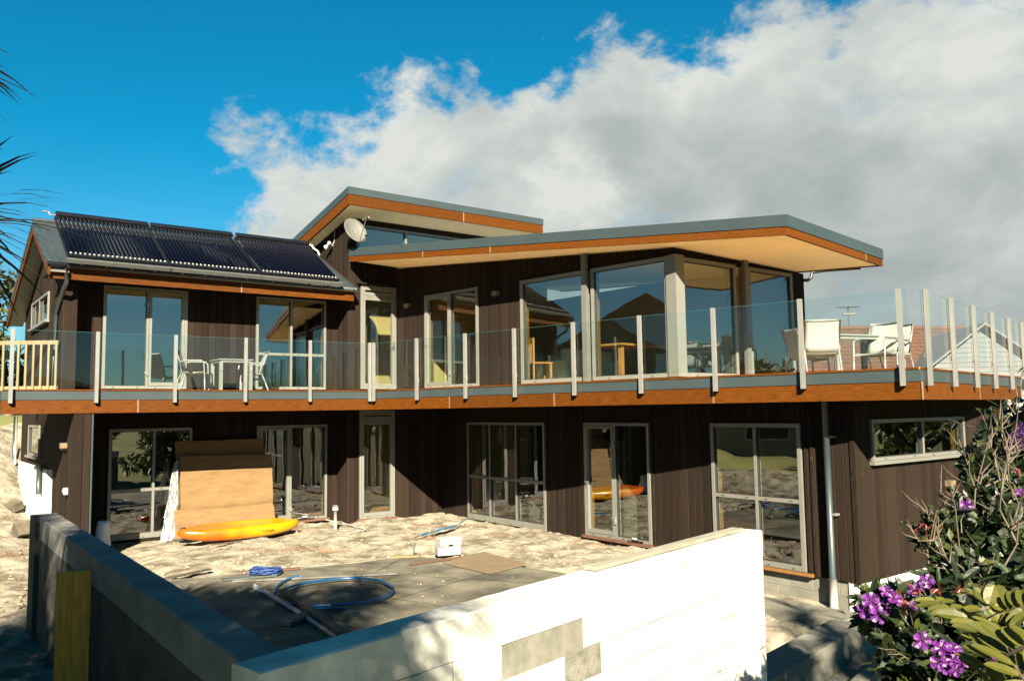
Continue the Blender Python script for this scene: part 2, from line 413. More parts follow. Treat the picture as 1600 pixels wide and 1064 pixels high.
# ------------------------------------------------------------------ plan of the place (metres, camera above the origin)
dA, dB = dv(37.4), dv(127.4)
P2 = Vector((-3.747, 18.712)); A1 = P2 + dB * 0.564
A0 = Vector((-8.694, 15.640))
G1c = Vector((4.737, 11.489)); G1e = Vector((8.56, 14.412))
def on_line(u, v, p, d):
    r = ray(u, v); rr = V2(r); return isect(Vector((0, 0)), rr, p, d)
IC = on_line(692, 804, G1c, dB)
B2a = Vector((-2.765, 19.463)); Q = Vector((2.82, 13.97)); GQ = Vector((5.86, 16.294))
FUP = A0 - dB * 0.56; FLO = A0 - dB * 2.0
EB = A0 + dB * 4.7
DC = Vector((-2.954, 17.345)); dE1, dE2 = dv(36.2), dv(-41.26)
DL = on_line(3, 612, DC, dE1); DR = on_line(1436, 575, DC, dE2)
DS = Vector((9.20, 14.86))
Z_FLOOR, Z_DECK, Z_DBOT = 0.03, 2.92, 2.515
W0 = V2(atz(404, 1050, 1.33)); WL = V2(atz(55, 803, 1.33)); WR = V2(atz(1190, 828, 1.33))
WI0 = V2(atz(425, 1020, 1.33))
ZW = 1.33

# ------------------------------------------------------------------ ground
def inside(p, poly):
    c = False; n = len(poly)
    for i in range(n):
        a, b = poly[i], poly[(i + 1) % n]
        if (a[1] > p[1]) != (b[1] > p[1]) and p[0] < (b[0] - a[0]) * (p[1] - a[1]) / (b[1] - a[1]) + a[0]: c = not c
    return c
slab_px = [(228, 935), (262, 906), (350, 899), (470, 888), (560, 879), (636, 869), (700, 873), (800, 884), (868, 893), (930, 905)]
slab = [V2(atz(u, v, 0.04)) for u, v in slab_px]
slab += [V2(atz(990, 884, 1.33)) + Vector((-0.2, 0.1)), WI0 + Vector((0.05, 0.2))]
slab += [V2(atz(220, 900, 1.33)) + Vector((0.2, 0.0))]
def gh(x, y):
    z = 0.0
    z += 2.3 * smooth(0, 4.5, -x - 10.4 + 0.25 * (y - 17)) * smooth(13, 18, y)
    z -= 0.33 * smooth(1.6, 3.4, x) * (1 - smooth(13.0, 15, y))
    z += 0.30 * smooth(-8.7, -10.4, x) * smooth(9, 13, y)
    z -= 0.06 * smooth(-5.5, -6.5, x) * smooth(12, 14, y) * (1 - smooth(-8.2, -9.5, x))
    z -= 0.34 * smooth(1.9, 2.5, x) * (1 - smooth(10.3, 10.9, y + .25 * (x - 2.5)))
    d = math.hypot(x, y - 8)
    z -= 5.0 * smooth(22, 90, d)
    z -= 0.4 * (1 - smooth(-1, 3.0, y)) * (1 - smooth(4, 14, abs(x)))
    return z
NX, NY, X0, X1, Y0, Y1 = 300, 300, -13.5, 8.5, 2.2, 24.0
rows = []
for j in range(NY + 1):
    y = Y0 + (Y1 - Y0) * j / NY; row = []
    for i in range(NX + 1):
        x = X0 + (X1 - X0) * i / NX
        b = 0.055 * fbm(x * 0.9, y * 0.9, 1) + 0.045 * fbm(x * 3.1, y * 3.1, 4) + 0.035 * abs(fbm(x * 5, y * 5, 2, 4)) * (.4 + .6 * smooth(-.2, .3, fbm(x * .7, y * .7, 12)))
        k = 1.0
        z = gh(x, y) + b * k
        if -6.6 < x < 2.4 and 3.5 < y < 15:
            jx, jy = .30 * fbm(x * 1.6, y * 1.6, 5) + .10 * fbm(x * 7, y * 7, 3), .30 * fbm(x * 1.6, y * 1.6, 15) + .10 * fbm(x * 7, y * 7, 13)
            if inside((x + jx, y + jy), slab): z = -0.10
            elif inside((x, y), slab): z = 0.05 + .02 * fbm(x * 6, y * 6, 2)
        ew = min(x - X0, X1 - x, y - Y0, Y1 - y)
        z -= 0.35 * (1 - smooth(0, 0.8, ew))
        row.append((x, y, z))
    rows.append(row)
new_mat('earth', (0.22, 0.182, 0.13), 0.95, spec=0.1, scale=2.2, col2=(0.54, 0.487, 0.37), bump=0.7, bscale=10, detail=15, c2pos=(0.38, 0.57), coords='Object')
# reddish clay stains in the bare earth
_m = MAT['earth']; n_, l_ = nodes_of(_m); b_ = n_['Principled BSDF']
src = b_.inputs['Base Color'].links[0].from_socket
t_ = n_.new('ShaderNodeTexCoord'); z_ = n_.new('ShaderNodeTexNoise'); z_.inputs['Scale'].default_value = 0.75; z_.inputs['Detail'].default_value = 7
l_.new(t_.outputs['Object'], z_.inputs['Vector'])
m_ = n_.new('ShaderNodeMapRange'); m_.inputs['From Min'].default_value = 0.56; m_.inputs['From Max'].default_value = 0.68; m_.inputs['To Max'].default_value = 0.6
l_.new(z_.outputs['Fac'], m_.inputs['Value'])
x_ = n_.new('ShaderNodeMix'); x_.data_type = 'RGBA'; x_.inputs['B'].default_value = (0.13, 0.066, 0.028, 1)
l_.new(m_.outputs[0], x_.inputs['Factor']); l_.new(src, x_.inputs['A']); l_.new(x_.outputs['Result'], b_.inputs['Base Color'])
earth = struct(MB().grid(rows).build('earth', 'earth', smooth_=True))

new_mat('grassland', (0.045, 0.065, 0.018), 0.95, spec=0.1, scale=0.15, col2=(0.14, 0.13, 0.05), detail=10)
rows = []
rad = [0, 4, 8, 12, 16, 20, 26, 34, 46, 65, 95, 150, 240, 400, 700, 1200, 2000]
for r_ in rad:
    row = []
    for k in range(96):
        a = 2 * math.pi * k / 96; x, y = r_ * math.cos(a), 8 + r_ * math.sin(a)
        z = gh(x, y) - (0.45 if (X0 < x < X1 and Y0 < y < Y1) else 0.02)
        if r_ < 14: z -= 0.35
        row.append((x, y, z))
    rows.append(row)
struct(MB().grid(rows, close=True).build('ground', 'grassland', smooth_=True))
new_mat('far_hill', (0.035, 0.060, 0.050), 0.95, spec=0.0, scale=0.02, col2=(0.075, 0.105, 0.075), detail=10)
rows = []
for q, (r_, hh) in enumerate([(420, -6), (560, 16), (760, 30), (980, 24)]):
    row = []
    for k in range(240):
        a = 2 * math.pi * k / 240; x, y = r_ * math.cos(a), r_ * math.sin(a)
        h = hh * (0.75 + 0.9 * fbm(x * 0.004, y * 0.004, 3)) + (4 * fbm(x * 0.03, y * 0.03, 1) if q else 0)
        row.append((x, y, max(h, -8)))
    rows.append(row)
struct(MB().grid(rows, close=True).build('hills', 'far_hill', smooth_=True))

# the concrete pad in the courtyard, cast in bays
new_mat('pad_concrete', (0.105, 0.098, 0.072), 0.85, spec=0.2, scale=1.6, col2=(0.30, 0.275, 0.20), bump=0.25, bscale=30, detail=9)
pad = MB().prism([(p.x, p.y, -0.09) for p in slab], [(p.x, p.y, 0.045) for p in slab]).build('concrete_pad', 'pad_concrete')
struct(pad)
jm = MB()
def groove(p, q, w=0.012, z=0.049):
    p, q = V2(p), V2(q); d = (q - p).normalized(); n = Vector((-d.y, d.x)) * w / 2
    jm.quad((*(p - n), z), (*(q - n), z), (*(q + n), z), (*(p + n), z))
for (a, b) in [((400, 897), (690, 948)), ((636, 869), (432, 974)), ((470, 888), (860, 913)), ((800, 884), (560, 952)), ((300, 925), (560, 975))]:
    p, q = V2(atz(*a, 0.045)), V2(atz(*b, 0.045))
    pts = [p.lerp(q, t / 9) + Vector((random.uniform(-.02, .02), random.uniform(-.03, .03))) for t in range(10)]
    for i in range(9): groove(pts[i], pts[i + 1], random.uniform(0.005, 0.012))
jm.build('joint', 'stain_dark', pad)

# ------------------------------------------------------------------ the house
house = empty('house', (A0.x, A0.y, 0))
tag(house, 'two-storey house in dark stained vertical boards with cedar fascias, sloping grey roofs and wide deck', 'house')

class Wall:
    def __init__(s, p0, p1):
        s.p0, s.p1 = V2(p0), V2(p1); s.d = (s.p1 - s.p0); s.L = s.d.length; s.d.normalize()
        s.M = Matrix.Translation((s.p0.x, s.p0.y, 0)) @ Matrix.Rotation(math.atan2(s.d.y, s.d.x), 4, 'Z')
        s.n = Vector((-s.d.y, s.d.x))          # inward
    def s_(s, u, v): return (on_line(u, v, s.p0, s.d) - s.p0).dot(s.d)
    def z_(s, u, v):
        r = ray(u, v); p = on_line(u, v, s.p0, s.d); return CZ + r.z * p.length / V2(r).length
    def pt(s, a, y, z): return s.M @ Vector((a, y, z))
PIECES = []
BW = 0.150
def cut(z0, z1, spans):
    out = [(z0, z1)]
    for a, b in spans:
        nxt = []
        for p, q in out:
            if b <= p or a >= q: nxt.append((p, q)); continue
            if a > p: nxt.append((p, a))
            if b < q: nxt.append((b, q))
        out = nxt
    return [t for t in out if t[1] - t[0] > 0.012]
def clad(w, z0, z1, openings=(), s0=0.0, s1=None, name='wall', module=BW):
    """backing panel with its openings, plus the boards in front of it"""
    s1 = w.L if s1 is None else s1
    zt = z1 if callable(z1) else (lambda a: z1)
    zb = z0 if callable(z0) else (lambda a: z0)
    n = max(1, round((s1 - s0) / module)); bw = (s1 - s0) / n
    xs = sorted(set([s0 + bw * i for i in range(n + 1)] + [x for o in openings for x in o[:2] if s0 < x < s1]))
    back = MB(); front = []
    for a, b in zip(xs[:-1], xs[1:]):
        if b - a < 0.004: continue
        sp = [(o[2], o[3]) for o in openings if o[0] < (a + b) / 2 < o[1]]
        for p, q in cut(zb((a + b) / 2), min(zt(a), zt(b)), sp):
            back.box(a, b, 0.002, 0.11, p, q); front.append((a, b, p, q))
    ob = back.build(name, 'stain_dark', house, w.M)
    for a, b, p, q in front: PIECES.append((ob, w, a, b, p, q))
    return ob
def flush_boards():
    def size(t):
        ob, w, a, b, p, q = t
        c = w.pt((a + b) / 2, 0, 0); return (q - p) * (b - a) / (c.x ** 2 + c.y ** 2)
    ps = sorted(PIECES, key=size, reverse=True)
    h, t, c = 0.5, 0.020, 0.012
    m = MB()                      # unit board: width 1, height 1, arrised front edges
    prof = [(-h, 0.0), (-h + 0.004, -t * 0.45), (-h + 0.05, -t), (h - 0.05, -t), (h - 0.004, -t * 0.45), (h, 0.0)]
    m.prism([(x, y, 0) for x, y in prof], [(x, y, 1) for x, y in prof])
    me = m.mesh('board', 'stain')
    rest = {}
    for i, (ob, w, a, b, p, q) in enumerate(ps):
        if i < 298:
            dy = random.uniform(-0.0015, 0.0015)
            add('board', me, ob, w.M @ Matrix.Translation(((a + b) / 2, dy, p)) @ Matrix.Diagonal((b - a - 0.004, 1, q - p, 1)))
        else:
            mm = rest.setdefault(ob, (w, MB()))[1]
            g = b - a - 0.004; x = (a + b) / 2
            pr = [(x + k * g, y) for k, y in prof]
            mm.prism([(k, y, p) for k, y in pr], [(k, y, q) for k, y in pr])
    for ob, (w, mm) in rest.items():
        o = mm.build('board_infill', 'stain', ob, w.M); o['kind'] = 'stuff'

def window(w, s0, s1, z0, z1, cols=(), transoms=(), leaf=None, handle=None, fw=0.055, sill=False, liner=True, name='window',
           dep=0.035, base=0.0, hinges=(), dots=True):
    """aluminium joinery: frame with mullions, a pane per light, an opening leaf, timber liner inside"""
    m = MB(); y0, y1 = -dep - 0.02, 0.06
    m.box(s0, s0 + fw, y0, y1, z0, z1); m.box(s1 - fw, s1, y0, y1, z0, z1)
    m.box(s0 + fw, s1 - fw, y0 + 0.003, y1, z1 - fw, z1); m.box(s0 + fw, s1 - fw, y0 + 0.003, y1, z0, z0 + fw + base)
    xs = [s0 + fw] + [x for c in cols for x in (s0 + (s1 - s0) * c - fw * 0.42, s0 + (s1 - s0) * c + fw * 0.42)] + [s1 - fw]
    for i in range(1, len(xs) - 1, 2):
        m.box(xs[i], xs[i + 1], y0 + 0.002, y1, z0 + fw + base, z1 - fw)
    o = m.build(name, 'aluminium', house, w.M)
    for i in range(0, len(xs), 2):
        zs = [z0 + fw + base] + [x for t in transoms for x in (t - fw * 0.5, t + fw * 0.5)] + [z1 - fw]
        for j in range(1, len(zs) - 1, 2):
            MB().box(xs[i], xs[i + 1], y0 + 0.004, y1, zs[j], zs[j + 1]).build('transom', 'aluminium', o)
        for j in range(0, len(zs), 2):
            a, b, c, d = xs[i], xs[i + 1], zs[j], zs[j + 1]
            if leaf is not None and i // 2 == leaf:
                k = 0.055; s = MB()
                s.box(a + .006, a + k, y0 - 0.006, 0.03, c + .006, d - .006); s.box(b - k, b - .006, y0 - 0.006, 0.03, c + .006, d - .006)
                s.box(a + k, b - k, y0 - 0.006, 0.03, d - k, d - .006); s.box(a + k, b - k, y0 - 0.006, 0.03, c + .006, c + k + 0.02)
                s.build('sash', 'aluminium', o)
                MB().box(a + k, b - k, -0.012, -0.004, c + k + 0.02, d - k).build('pane', 'window_glass', o)
                hx = (b - k / 2) if handle == 'r' else (a + k / 2)
                if handle:
                    hz = z0 + 1.0; q = MB()
                    q.box(hx - .014, hx + .014, y0 - .022, y0 - .006, hz - .09, hz + .09)
                    q.tube([(hx, y0 - .02, hz), (hx, y0 - .06, hz), (hx + (-.11 if handle == 'r' else .11), y0 - .062, hz)], .009, 6)
                    q.build('handle', 'hinge', o)
            else:
                g = MB(); e = 0.009         # black glazing bead
                for (p, q2, r2, t2) in ((a, a + e, c, d), (b - e, b, c, d), (a + e, b - e, c, c + e), (a + e, b - e, d - e, d)):
                    g.box(p, q2, y0 + 0.012, 0.02, r2, t2)
                g.build('bead', 'dark_rubber', o)
                MB().box(a + e, b - e, -0.012, -0.004, c + e, d - e).build('pane', 'window_glass', o)
    for hx, hz in hinges:
        q = MB(); q.box(hx - .018, hx + .018, y0 - .03, y0 - .004, hz - .06, hz + .06); q.box(hx - .045, hx - .018, y0 - .018, y0 - .004, hz - .02, hz + .02)
        q.box(hx + .018, hx + .04, y0 - .018, y0 - .004, hz - .045, hz + .005)
        q.build('hinge', 'hinge', o)
    if dots:                          # drain slots along the bottom rail
        q = MB()
        for i in range(0, len(xs), 2):
            for t in (0.2, 0.8):
                x = xs[i] + (xs[i + 1] - xs[i]) * t
                q.box(x - .02, x + .02, y0 - .001, y0 + .01, z0 + .018, z0 + .032)
                for tt in transoms: q.box(x - .02, x + .02, y0 + .001, y0 + .012, tt - .008, tt + .006)
        q.build('drain_slot', 'dark_rubber', o)
    if liner:
        q = MB(); t = 0.022
        q.box(s0 + .01, s0 + .01 + t, 0.061, 0.17, z0, z1); q.box(s1 - .01 - t, s1 - .01, 0.061, 0.17, z0, z1)
        q.box(s0 + .01 + t, s1 - .01 - t, 0.061, 0.17, z1 - .03, z1 - .008)
        q.build('liner', 'pine_liner', o)
    if sill:
        MB().box(s0 - .05, s1 + .05, -0.10, 0.0, z0 - .05, z0 - .004).build('sill', sill if isinstance(sill, str) else 'aluminium', o)
    return o
def span(w, u0, v0, u1, v1): return w.s_(u0, v0), w.s_(u1, v1)

HEAD1, HEAD2 = 2.20, 5.05
# --- left wing, lower storey
wAl = Wall(A0, A1)
a0, a1 = span(wAl, 167.5, 760, 298, 745); b0, b1 = span(wAl, 399.5, 740, 509.5, 740)
z_w1 = 0.035
clad(wAl, -0.02, 2.6, [(a0, a1, z_w1, HEAD1), (b0, b1, 0.09, HEAD1)])
window(wAl, a0, a1, z_w1, HEAD1, cols=[0.53], transoms=[0.985], base=0.05)
hx = b0 + (b1 - b0) * 0.47
window(wAl, b0, b1, 0.09, HEAD1, cols=[0.47], leaf=0, handle=None, hinges=[(hx, 1.83), (hx, 0.36)], sill='sill_timber', name='door')
# --- left wing, upper storey
wAu = Wall(A0, A1)
c0, c1 = span(wAu, 159.5, 530, 291.5, 530); e0, e1 = span(wAu, 399, 530, 508, 530)
clad(wAu, 2.9, 5.22, [(c0, c1, 3.0, HEAD2), (e0, e1, 3.0, HEAD2)])
hx = c0 + (c1 - c0) * 0.515
window(wAu, c0, c1, 3.0, HEAD2, cols=[0.515], leaf=1, handle=None, hinges=[(hx, 4.72), (hx, 3.32)], name='door')
window(wAu, e0, e1, 3.0, HEAD2, cols=[0.49], transoms=[3.78], base=0.0)
# --- the step forward to the tall block
wRl = Wall(A1, P2); clad(wRl, -0.05, 2.6)
wRu = Wall(A1, P2)
# --- tall block: front wall
wCl = Wall(P2, IC)
f0, f1 = span(wCl, 560.5, 730, 615.5, 730)
clad(wCl, -0.05, 2.6, [(f0, f1, 0.06, 2.50)])
window(wCl, f0, f1, 0.06, 2.50, transoms=[2.255], leaf=0, fw=0.05, sill='sill_timber', name='door')
wCu = Wall(P2, B2a + dA * 0.02)
g0, g1 = span(wCu, 562.5, 530, 617.5, 530)
CT = 7.07                         # underside of the tall roof at the front wall
wCt = Wall(P2, P2 + dA * 5.2)
zc0 = 6.02
def roofz(x, y):                  # underside plane of the big roof
    return RP[0] * x + RP[1] * y + RP[2]
Rk = [aty(546, 409, 18.5), aty(1229.5, 367, 12.1), aty(1379.5, 416, 14.66)]
_s = np.linalg.solve(np.array([[p.x, p.y, 1] for p in Rk]), np.array([p.z for p in Rk])); RP = [float(k) for k in _s]
clad(wCu, 2.9, 5.98, [(g0, g1, 3.0, 5.41)])
window(wCu, g0, g1, 3.0, 5.41, transoms=[5.15], leaf=0, fw=0.05, handle='r', name='door')
MB().box(g0 - .1, g1 - .25, -0.13, -0.02, 5.43, 5.455).build('head_flashing', 'stain_dark', house, wCu.M)
k0, k1 = wCt.s_(556, 360), 4.55
clad(wCt, 5.98, CT + 0.06, [(k0, k1, zc0, 6.83)])
window(wCt, k0, k1, zc0, 6.83, cols=[0.30, 0.64], liner=False, dots=False, fw=0.06)
# --- tall block: side wall, seen over the left roof, and its roof line
T1 = Vector((-3.602, 17.95)); TSL = -0.203
wSt = Wall(P2 + dB * 4.2, P2)
def tall_under(p):                # underside of the tall roof
    return 7.10 + TSL * max(0, (p - T1).dot(dB))
clad(wSt, 2.9, lambda a: tall_under(wSt.p0 + wSt.d * a) + 0.02)
# --- right wing, lower storey (stands square to the left wing)
wB1 = Wall(IC, G1c)
h0, h1 = span(wB1, 733, 735, 854.5, 745); i0, i1 = span(wB1, 916, 745, 1018.5, 755); j0, j1 = span(wB1, 1115, 740, 1257, 770)
clad(wB1, lambda a: 0.0 if a < i1 + .1 else 0.02, 2.6, [(h0, h1, 0.02, HEAD1), (i0, i1, 0.09, HEAD1), (j0, j1, 0.06, HEAD1)])
window(wB1, h0, h1, 0.02, HEAD1, cols=[0.315, 0.655], transoms=[0.98], base=0.07)
hx = i0 + (i1 - i0) * 0.49
window(wB1, i0, i1, 0.09, HEAD1, cols=[0.49], leaf=0, handle='l', hinges=[(hx, 1.80), (hx, 0.42)], sill='sill_timber', name='door')
window(wB1, j0, j1, 0.06, HEAD1, cols=[0.515], transoms=[1.06], base=0.02, fw=0.06)
MB().box(j0 - .02, j1 + .12, -0.075, -0.02, 0.005, 0.05).build('packer', 'pine_liner', house, wB1.M)
# --- right wing, end wall of the lower storey
wG1 = Wall(G1c, G1e)
l0, l1 = span(wG1, 1358, 690, 1503, 680)
clad(wG1, 0.03, 2.6, [(l0, l1, 1.66, 2.25)])
window(wG1, l0, l1, 1.66, 2.25, cols=[0.515], liner=True, sill=True, fw=0.05)
# --- right wing, upper storey: glazed corner under the big roof
wB2 = Wall(B2a, Q)
m0, m1 = span(wB2, 666, 530, 749, 530); n0, n1 = span(wB2, 816, 520, 917, 515); o0 = wB2.s_(927, 510)
zB = 2.985
H2 = [(m0, 5.11), (m1, 5.09), (n0, 5.095), (n1, 5.075), (o0, 5.07), (wB2.L, 5.05)]
clad(wB2, 2.9, lambda a: roofz(*(wB2.p0 + wB2.d * a)) + 0.0, [(m0, m1, zB, 5.10), (n0, wB2.L - 0.001, zB, 5.075)])
hx = m0 + (m1 - m0) * 0.50
window(wB2, m0, m1, zB, 5.10, cols=[0.50], leaf=0, handle='l', hinges=[(hx, 4.78), (hx, 3.3)], name='door')
window(wB2, n0, n1 + 0.06, zB, 5.075, fw=0.075)
window(wB2, o0, wB2.L - 0.11, zB, 5.075, fw=0.07, name='sliding_door')
wG2 = Wall(Q, GQ)
p1 = wG2.s_(1146, 500); p2 = wG2.s_(1168, 500); p3 = wG2.s_(1237, 500)
clad(wG2, 2.9, lambda a: roofz(*(wG2.p0 + wG2.d * a)) + 0.0, [(0.001, p3, zB, 5.06)])
window(wG2, 0.11, p1 + 0.05, zB, 5.06, fw=0.07, name='sliding_door')
window(wG2, p2, p3, zB, 5.06, fw=0.07)
c_ = MB(); c_.box(-0.11, 0.115, -0.115, 0.11, zB, 5.075)
c_.build('corner_post', 'aluminium', house, wG2.M)
for w_, s_, nm in ((wB2, wB2.s_(920, 500), 1), (wG2, wG2.s_(1160, 500), 1)):
    q_ = w_.p0 + w_.d * s_
    MB().box(s_ - .055, s_ + .055, -0.14, -0.056, 2.93, roofz(q_.x, q_.y) - 0.005).build('steel_column', 'steel_grey', house, w_.M)
# --- left end wall with its gable, and the fin walls that carry the deck
def left_roof_z(off):             # top of the left roof over a given distance behind the front wall
    return 5.30 + (off + 0.92) * (6.45 - 5.30) / 2.22 if off < 1.3 else 6.45 - (off - 1.3) * (6.45 - 4.86) / 4.0
wEu = Wall(EB, FUP)
q0, q1 = span(wEu, 53, 490, 79, 480)
clad(wEu, 2.9, lambda a: left_roof_z((wEu.p0 + wEu.d * a - A0).dot(dB)) - 0.16, [(q0, q1, wEu.z_(66, 507), wEu.z_(66, 466))])
window(wEu, q0, q1, wEu.z_(66, 507), wEu.z_(66, 466), cols=[0.5], sill=True, fw=0.045)
wEl = Wall(EB, FLO)
r0, r1 = span(wEl, 47.5, 690, 64.5, 690)
sA = (A0 - EB).length
clad(wEl, lambda a: 1.45 if a < sA - 0.1 else 0.25, 2.56, [(r0, r1, wEl.z_(56, 712), wEl.z_(56, 664))])
window(wEl, r0, r1, wEl.z_(56, 712), wEl.z_(56, 664), sill=True, fw=0.05)
wFu = Wall(FUP, FUP + dA * 0.22); clad(wFu, 2.9, 5.10)
wFl = Wall(FLO, FLO + dA * 0.25); clad(wFl, 0.0, 2.50)
for w_, dp, zz in ((wFu, 0.56, (2.9, 5.1)), (wFl, 2.0, (0.0, 2.5))):   # the fins' own thickness
    MB().box(0.03, w_.L - 0.002, 0.112, dp, zz[0], zz[1]).build('fin_wall', 'stain', house, w_.M)
MB().box(wFl.L + .002, wFl.L + .03, -0.025, 0.03, 0.0, 2.5).build('corner_trim', 'flashing', house, wFl.M)
# corner stops
for w_, s_, z0_, z1_ in ((wB1, wB1.L, 0.0, 2.6), (wCl, 0.0, -0.05, 2.6)):
    MB().box(s_ - .05, s_ + .022, -0.036, -0.019, z0_, z1_).build('corner_board', 'stain', house, w_.M)
for s_ in (i0 - .06, i1 + .05, h1 + .05, j1 + .06, j1 + .16):
    MB().box(s_ - .02, s_ + .02, -0.042, -0.019, 0.02, 2.5).build('scriber', 'stain', house, wB1.M)

# --- floors, rooms
foot = [A0, A1, P2, IC, G1c, G1e, G1e + dB * 6, A1 + dB * 4.6, EB]
inn = [p for p in foot]
def shrink(poly, k):
    out = []; n = len(poly)
    for i in range(n):
        a, b, c = poly[i - 1], poly[i], poly[(i + 1) % n]
        d0, d1_ = (b - a).normalized(), (c - b).normalized()
        p = b + Vector((-d0.y, d0.x)) * k; q = b + Vector((-d1_.y, d1_.x)) * k
        try: out.append(isect(p, d0, q, d1_))
        except ZeroDivisionError: out.append(p)
    return out
inn = shrink(foot, 0.115)
def plate(name, mat, poly, z0, z1, parent=house):
    return MB().prism([(p.x, p.y, z0) for p in poly], [(p.x, p.y, z1) for p in poly]).build(name, mat, parent, I4)
plate('floor', 'room_floor', inn, -0.3, 0.05)
for a, b, zz in ((inn[6], inn[5], 2.5), (inn[7], inn[6], 2.5), (inn[8], inn[7], 5.0)):
    d = (a - b).normalized(); n = Vector((-d.y, d.x))
    MB().prism([(*b, 0.05), (*a, 0.05), (*(a + n * .1), 0.05), (*(b + n * .1), 0.05)], [(*b, zz), (*a, zz), (*(a + n * .1), zz), (*(b + n * .1), zz)]).build('back_wall', 'room_wall', house, I4)
def partition(p, q, z0, z1, mat='room_wall'):
    p, q = V2(p), V2(q); d = (q - p).normalized(); n = Vector((-d.y, d.x)) * .05
    lp = [p - n, q - n, q + n, p + n]
    MB().prism([(*a, z0) for a in lp], [(*a, z1) for a in lp]).build('partition', mat, house, I4)
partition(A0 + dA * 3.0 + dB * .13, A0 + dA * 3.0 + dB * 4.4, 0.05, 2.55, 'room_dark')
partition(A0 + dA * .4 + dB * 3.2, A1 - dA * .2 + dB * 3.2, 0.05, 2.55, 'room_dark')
partition(A0 + dA * 3.0 + dB * .13, A0 + dA * 3.0 + dB * 4.4, 2.95, 5.1)
partition(A0 + dA * .4 + dB * 3.2, A1 - dA * .2 + dB * 3.2, 2.95, 5.1)
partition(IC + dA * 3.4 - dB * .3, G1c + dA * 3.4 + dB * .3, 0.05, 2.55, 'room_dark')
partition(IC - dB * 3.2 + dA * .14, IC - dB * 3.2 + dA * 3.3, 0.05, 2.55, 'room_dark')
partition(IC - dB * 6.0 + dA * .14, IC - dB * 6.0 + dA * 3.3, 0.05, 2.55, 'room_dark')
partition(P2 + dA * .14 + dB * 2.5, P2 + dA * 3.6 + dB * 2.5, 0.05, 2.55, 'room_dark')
partition(P2 + dA * .14 + dB * 2.3, P2 + dA * 3.6 + dB * 2.3, 2.95, 6.3)
HB = Vector((0.95, 22.2))
partition(HB, B2a + dA * 0.12 + dB * .1, 2.95, 5.9)
partition(GQ + Vector((-.08, .06)), HB, 2.95, 5.4)
up_l = shrink([A0, A1, A1 + dB * 4.6, EB], 0.115)
plate('ceiling', 'room_ceiling', up_l, 5.12, 5.18)
lowc = shrink(foot, 0.12)
# deck and upper floor: one platform carried over both wings
deck_poly = [DL, DC, DR, DS, G1e + dB * 5.5 + dA * .6, A1 + dB * 4.55, EB - dB * .12, A0 + dB * .12 + dA * .02, A0 - dA * 1.2 + dB * 0.6]
flr = plate('floor', 'stain_dark', shrink(deck_poly, 0.06), Z_DBOT + 0.06, 2.895)
fl_up = [shrink([A0, A1, A1 + dB * 4.5, EB], .13), shrink([B2a, Q, GQ, HB], .12), shrink([P2, P2 + dA * 3.6, P2 + dA * 3.6 + dB * 2.3, P2 + dB * 2.3], .12)]
for k, pl in enumerate(fl_up): plate('floor', 'room_floor', pl, 2.93 + .003 * k, 2.965 + .003 * k)
deck = plate('deck', 'decking', shrink(deck_poly, -0.012), 2.897, Z_DECK)
edges = [(DL, DC, [0.31, 1.0], 'l'), (DC, DR, [0.215, 0.335 + .12, .735, 1.0], 'r'), (DR, DS, [0.5, 1.0], 's')]
def edge_piece(a, b, o0, o1, z0, z1, name, mat, parent, ex0=0.0, ex1=0.0):
    """a board along the plan edge a-b, between the offsets o0 (outer) and o1 (inner, left of a-b)"""
    d = (b - a).normalized(); n = Vector((-d.y, d.x)); a = a - d * ex0; b = b + d * ex1
    L = (b - a).length
    w = Matrix.Translation((a.x, a.y, 0)) @ Matrix.Rotation(math.atan2(d.y, d.x), 4, 'Z')
    return MB().box(0, L, o0, o1, z0, z1).build(name, mat, parent, w)
for a, b, cuts, nm in edges:
    t0 = 0.0
    for t in cuts:
        p, q = a.lerp(b, t0), a.lerp(b, t)
        edge_piece(p, q, 0.0, 0.045, Z_DBOT, 2.742, 'fascia_board', 'cedar', deck, -.002, -.002)
        if t < 1: edge_piece(q - (b - a).normalized() * .012, q + (b - a).normalized() * .012, -0.004, 0.03, Z_DBOT + .002, 2.74, 'joint_cover', 'plywood', deck)
        t0 = t
    edge_piece(a, b, -0.020, 0.05, 2.8945, 2.9215, 'nosing', 'cedar', deck)
    edge_piece(a, b, -0.010, 0.05, 2.744, 2.893, 'flashing', 'flashing', deck, 0.004 if nm != 'l' else 0, 0.0)
edge_piece(DL + dB * 2.3, DL, 0.0, 0.045, Z_DBOT, 2.742, 'fascia_board', 'cedar', deck)
edge_piece(DL + dB * 2.3, DL, -0.010, 0.05, 2.744, 2.893, 'flashing', 'flashing', deck)
dcm = (DR - DC).normalized()
MB().tube([(*(DR + Vector((.02, -.012))), Z_DBOT), (*(DR + Vector((.02, -.012))), 2.74)], 0.012, 6).build('corner_bead', 'plywood', deck, I4)
# joists under the platform
for k in range(13):
    p = DC.lerp(DR, (k + .6) / 13.0); q = on_line(*(800 + FPX * p.x / p.y, 0), IC, (G1c - IC).normalized())
    d = Vector((.714, .70)); p = p + d * .06
    MB().beam((*p, 2.545), (*(p + d * 1.9), 2.545), 0.045, 0.07).build('joist', 'cedar' if k % 3 == 0 else 'stain', deck, I4)

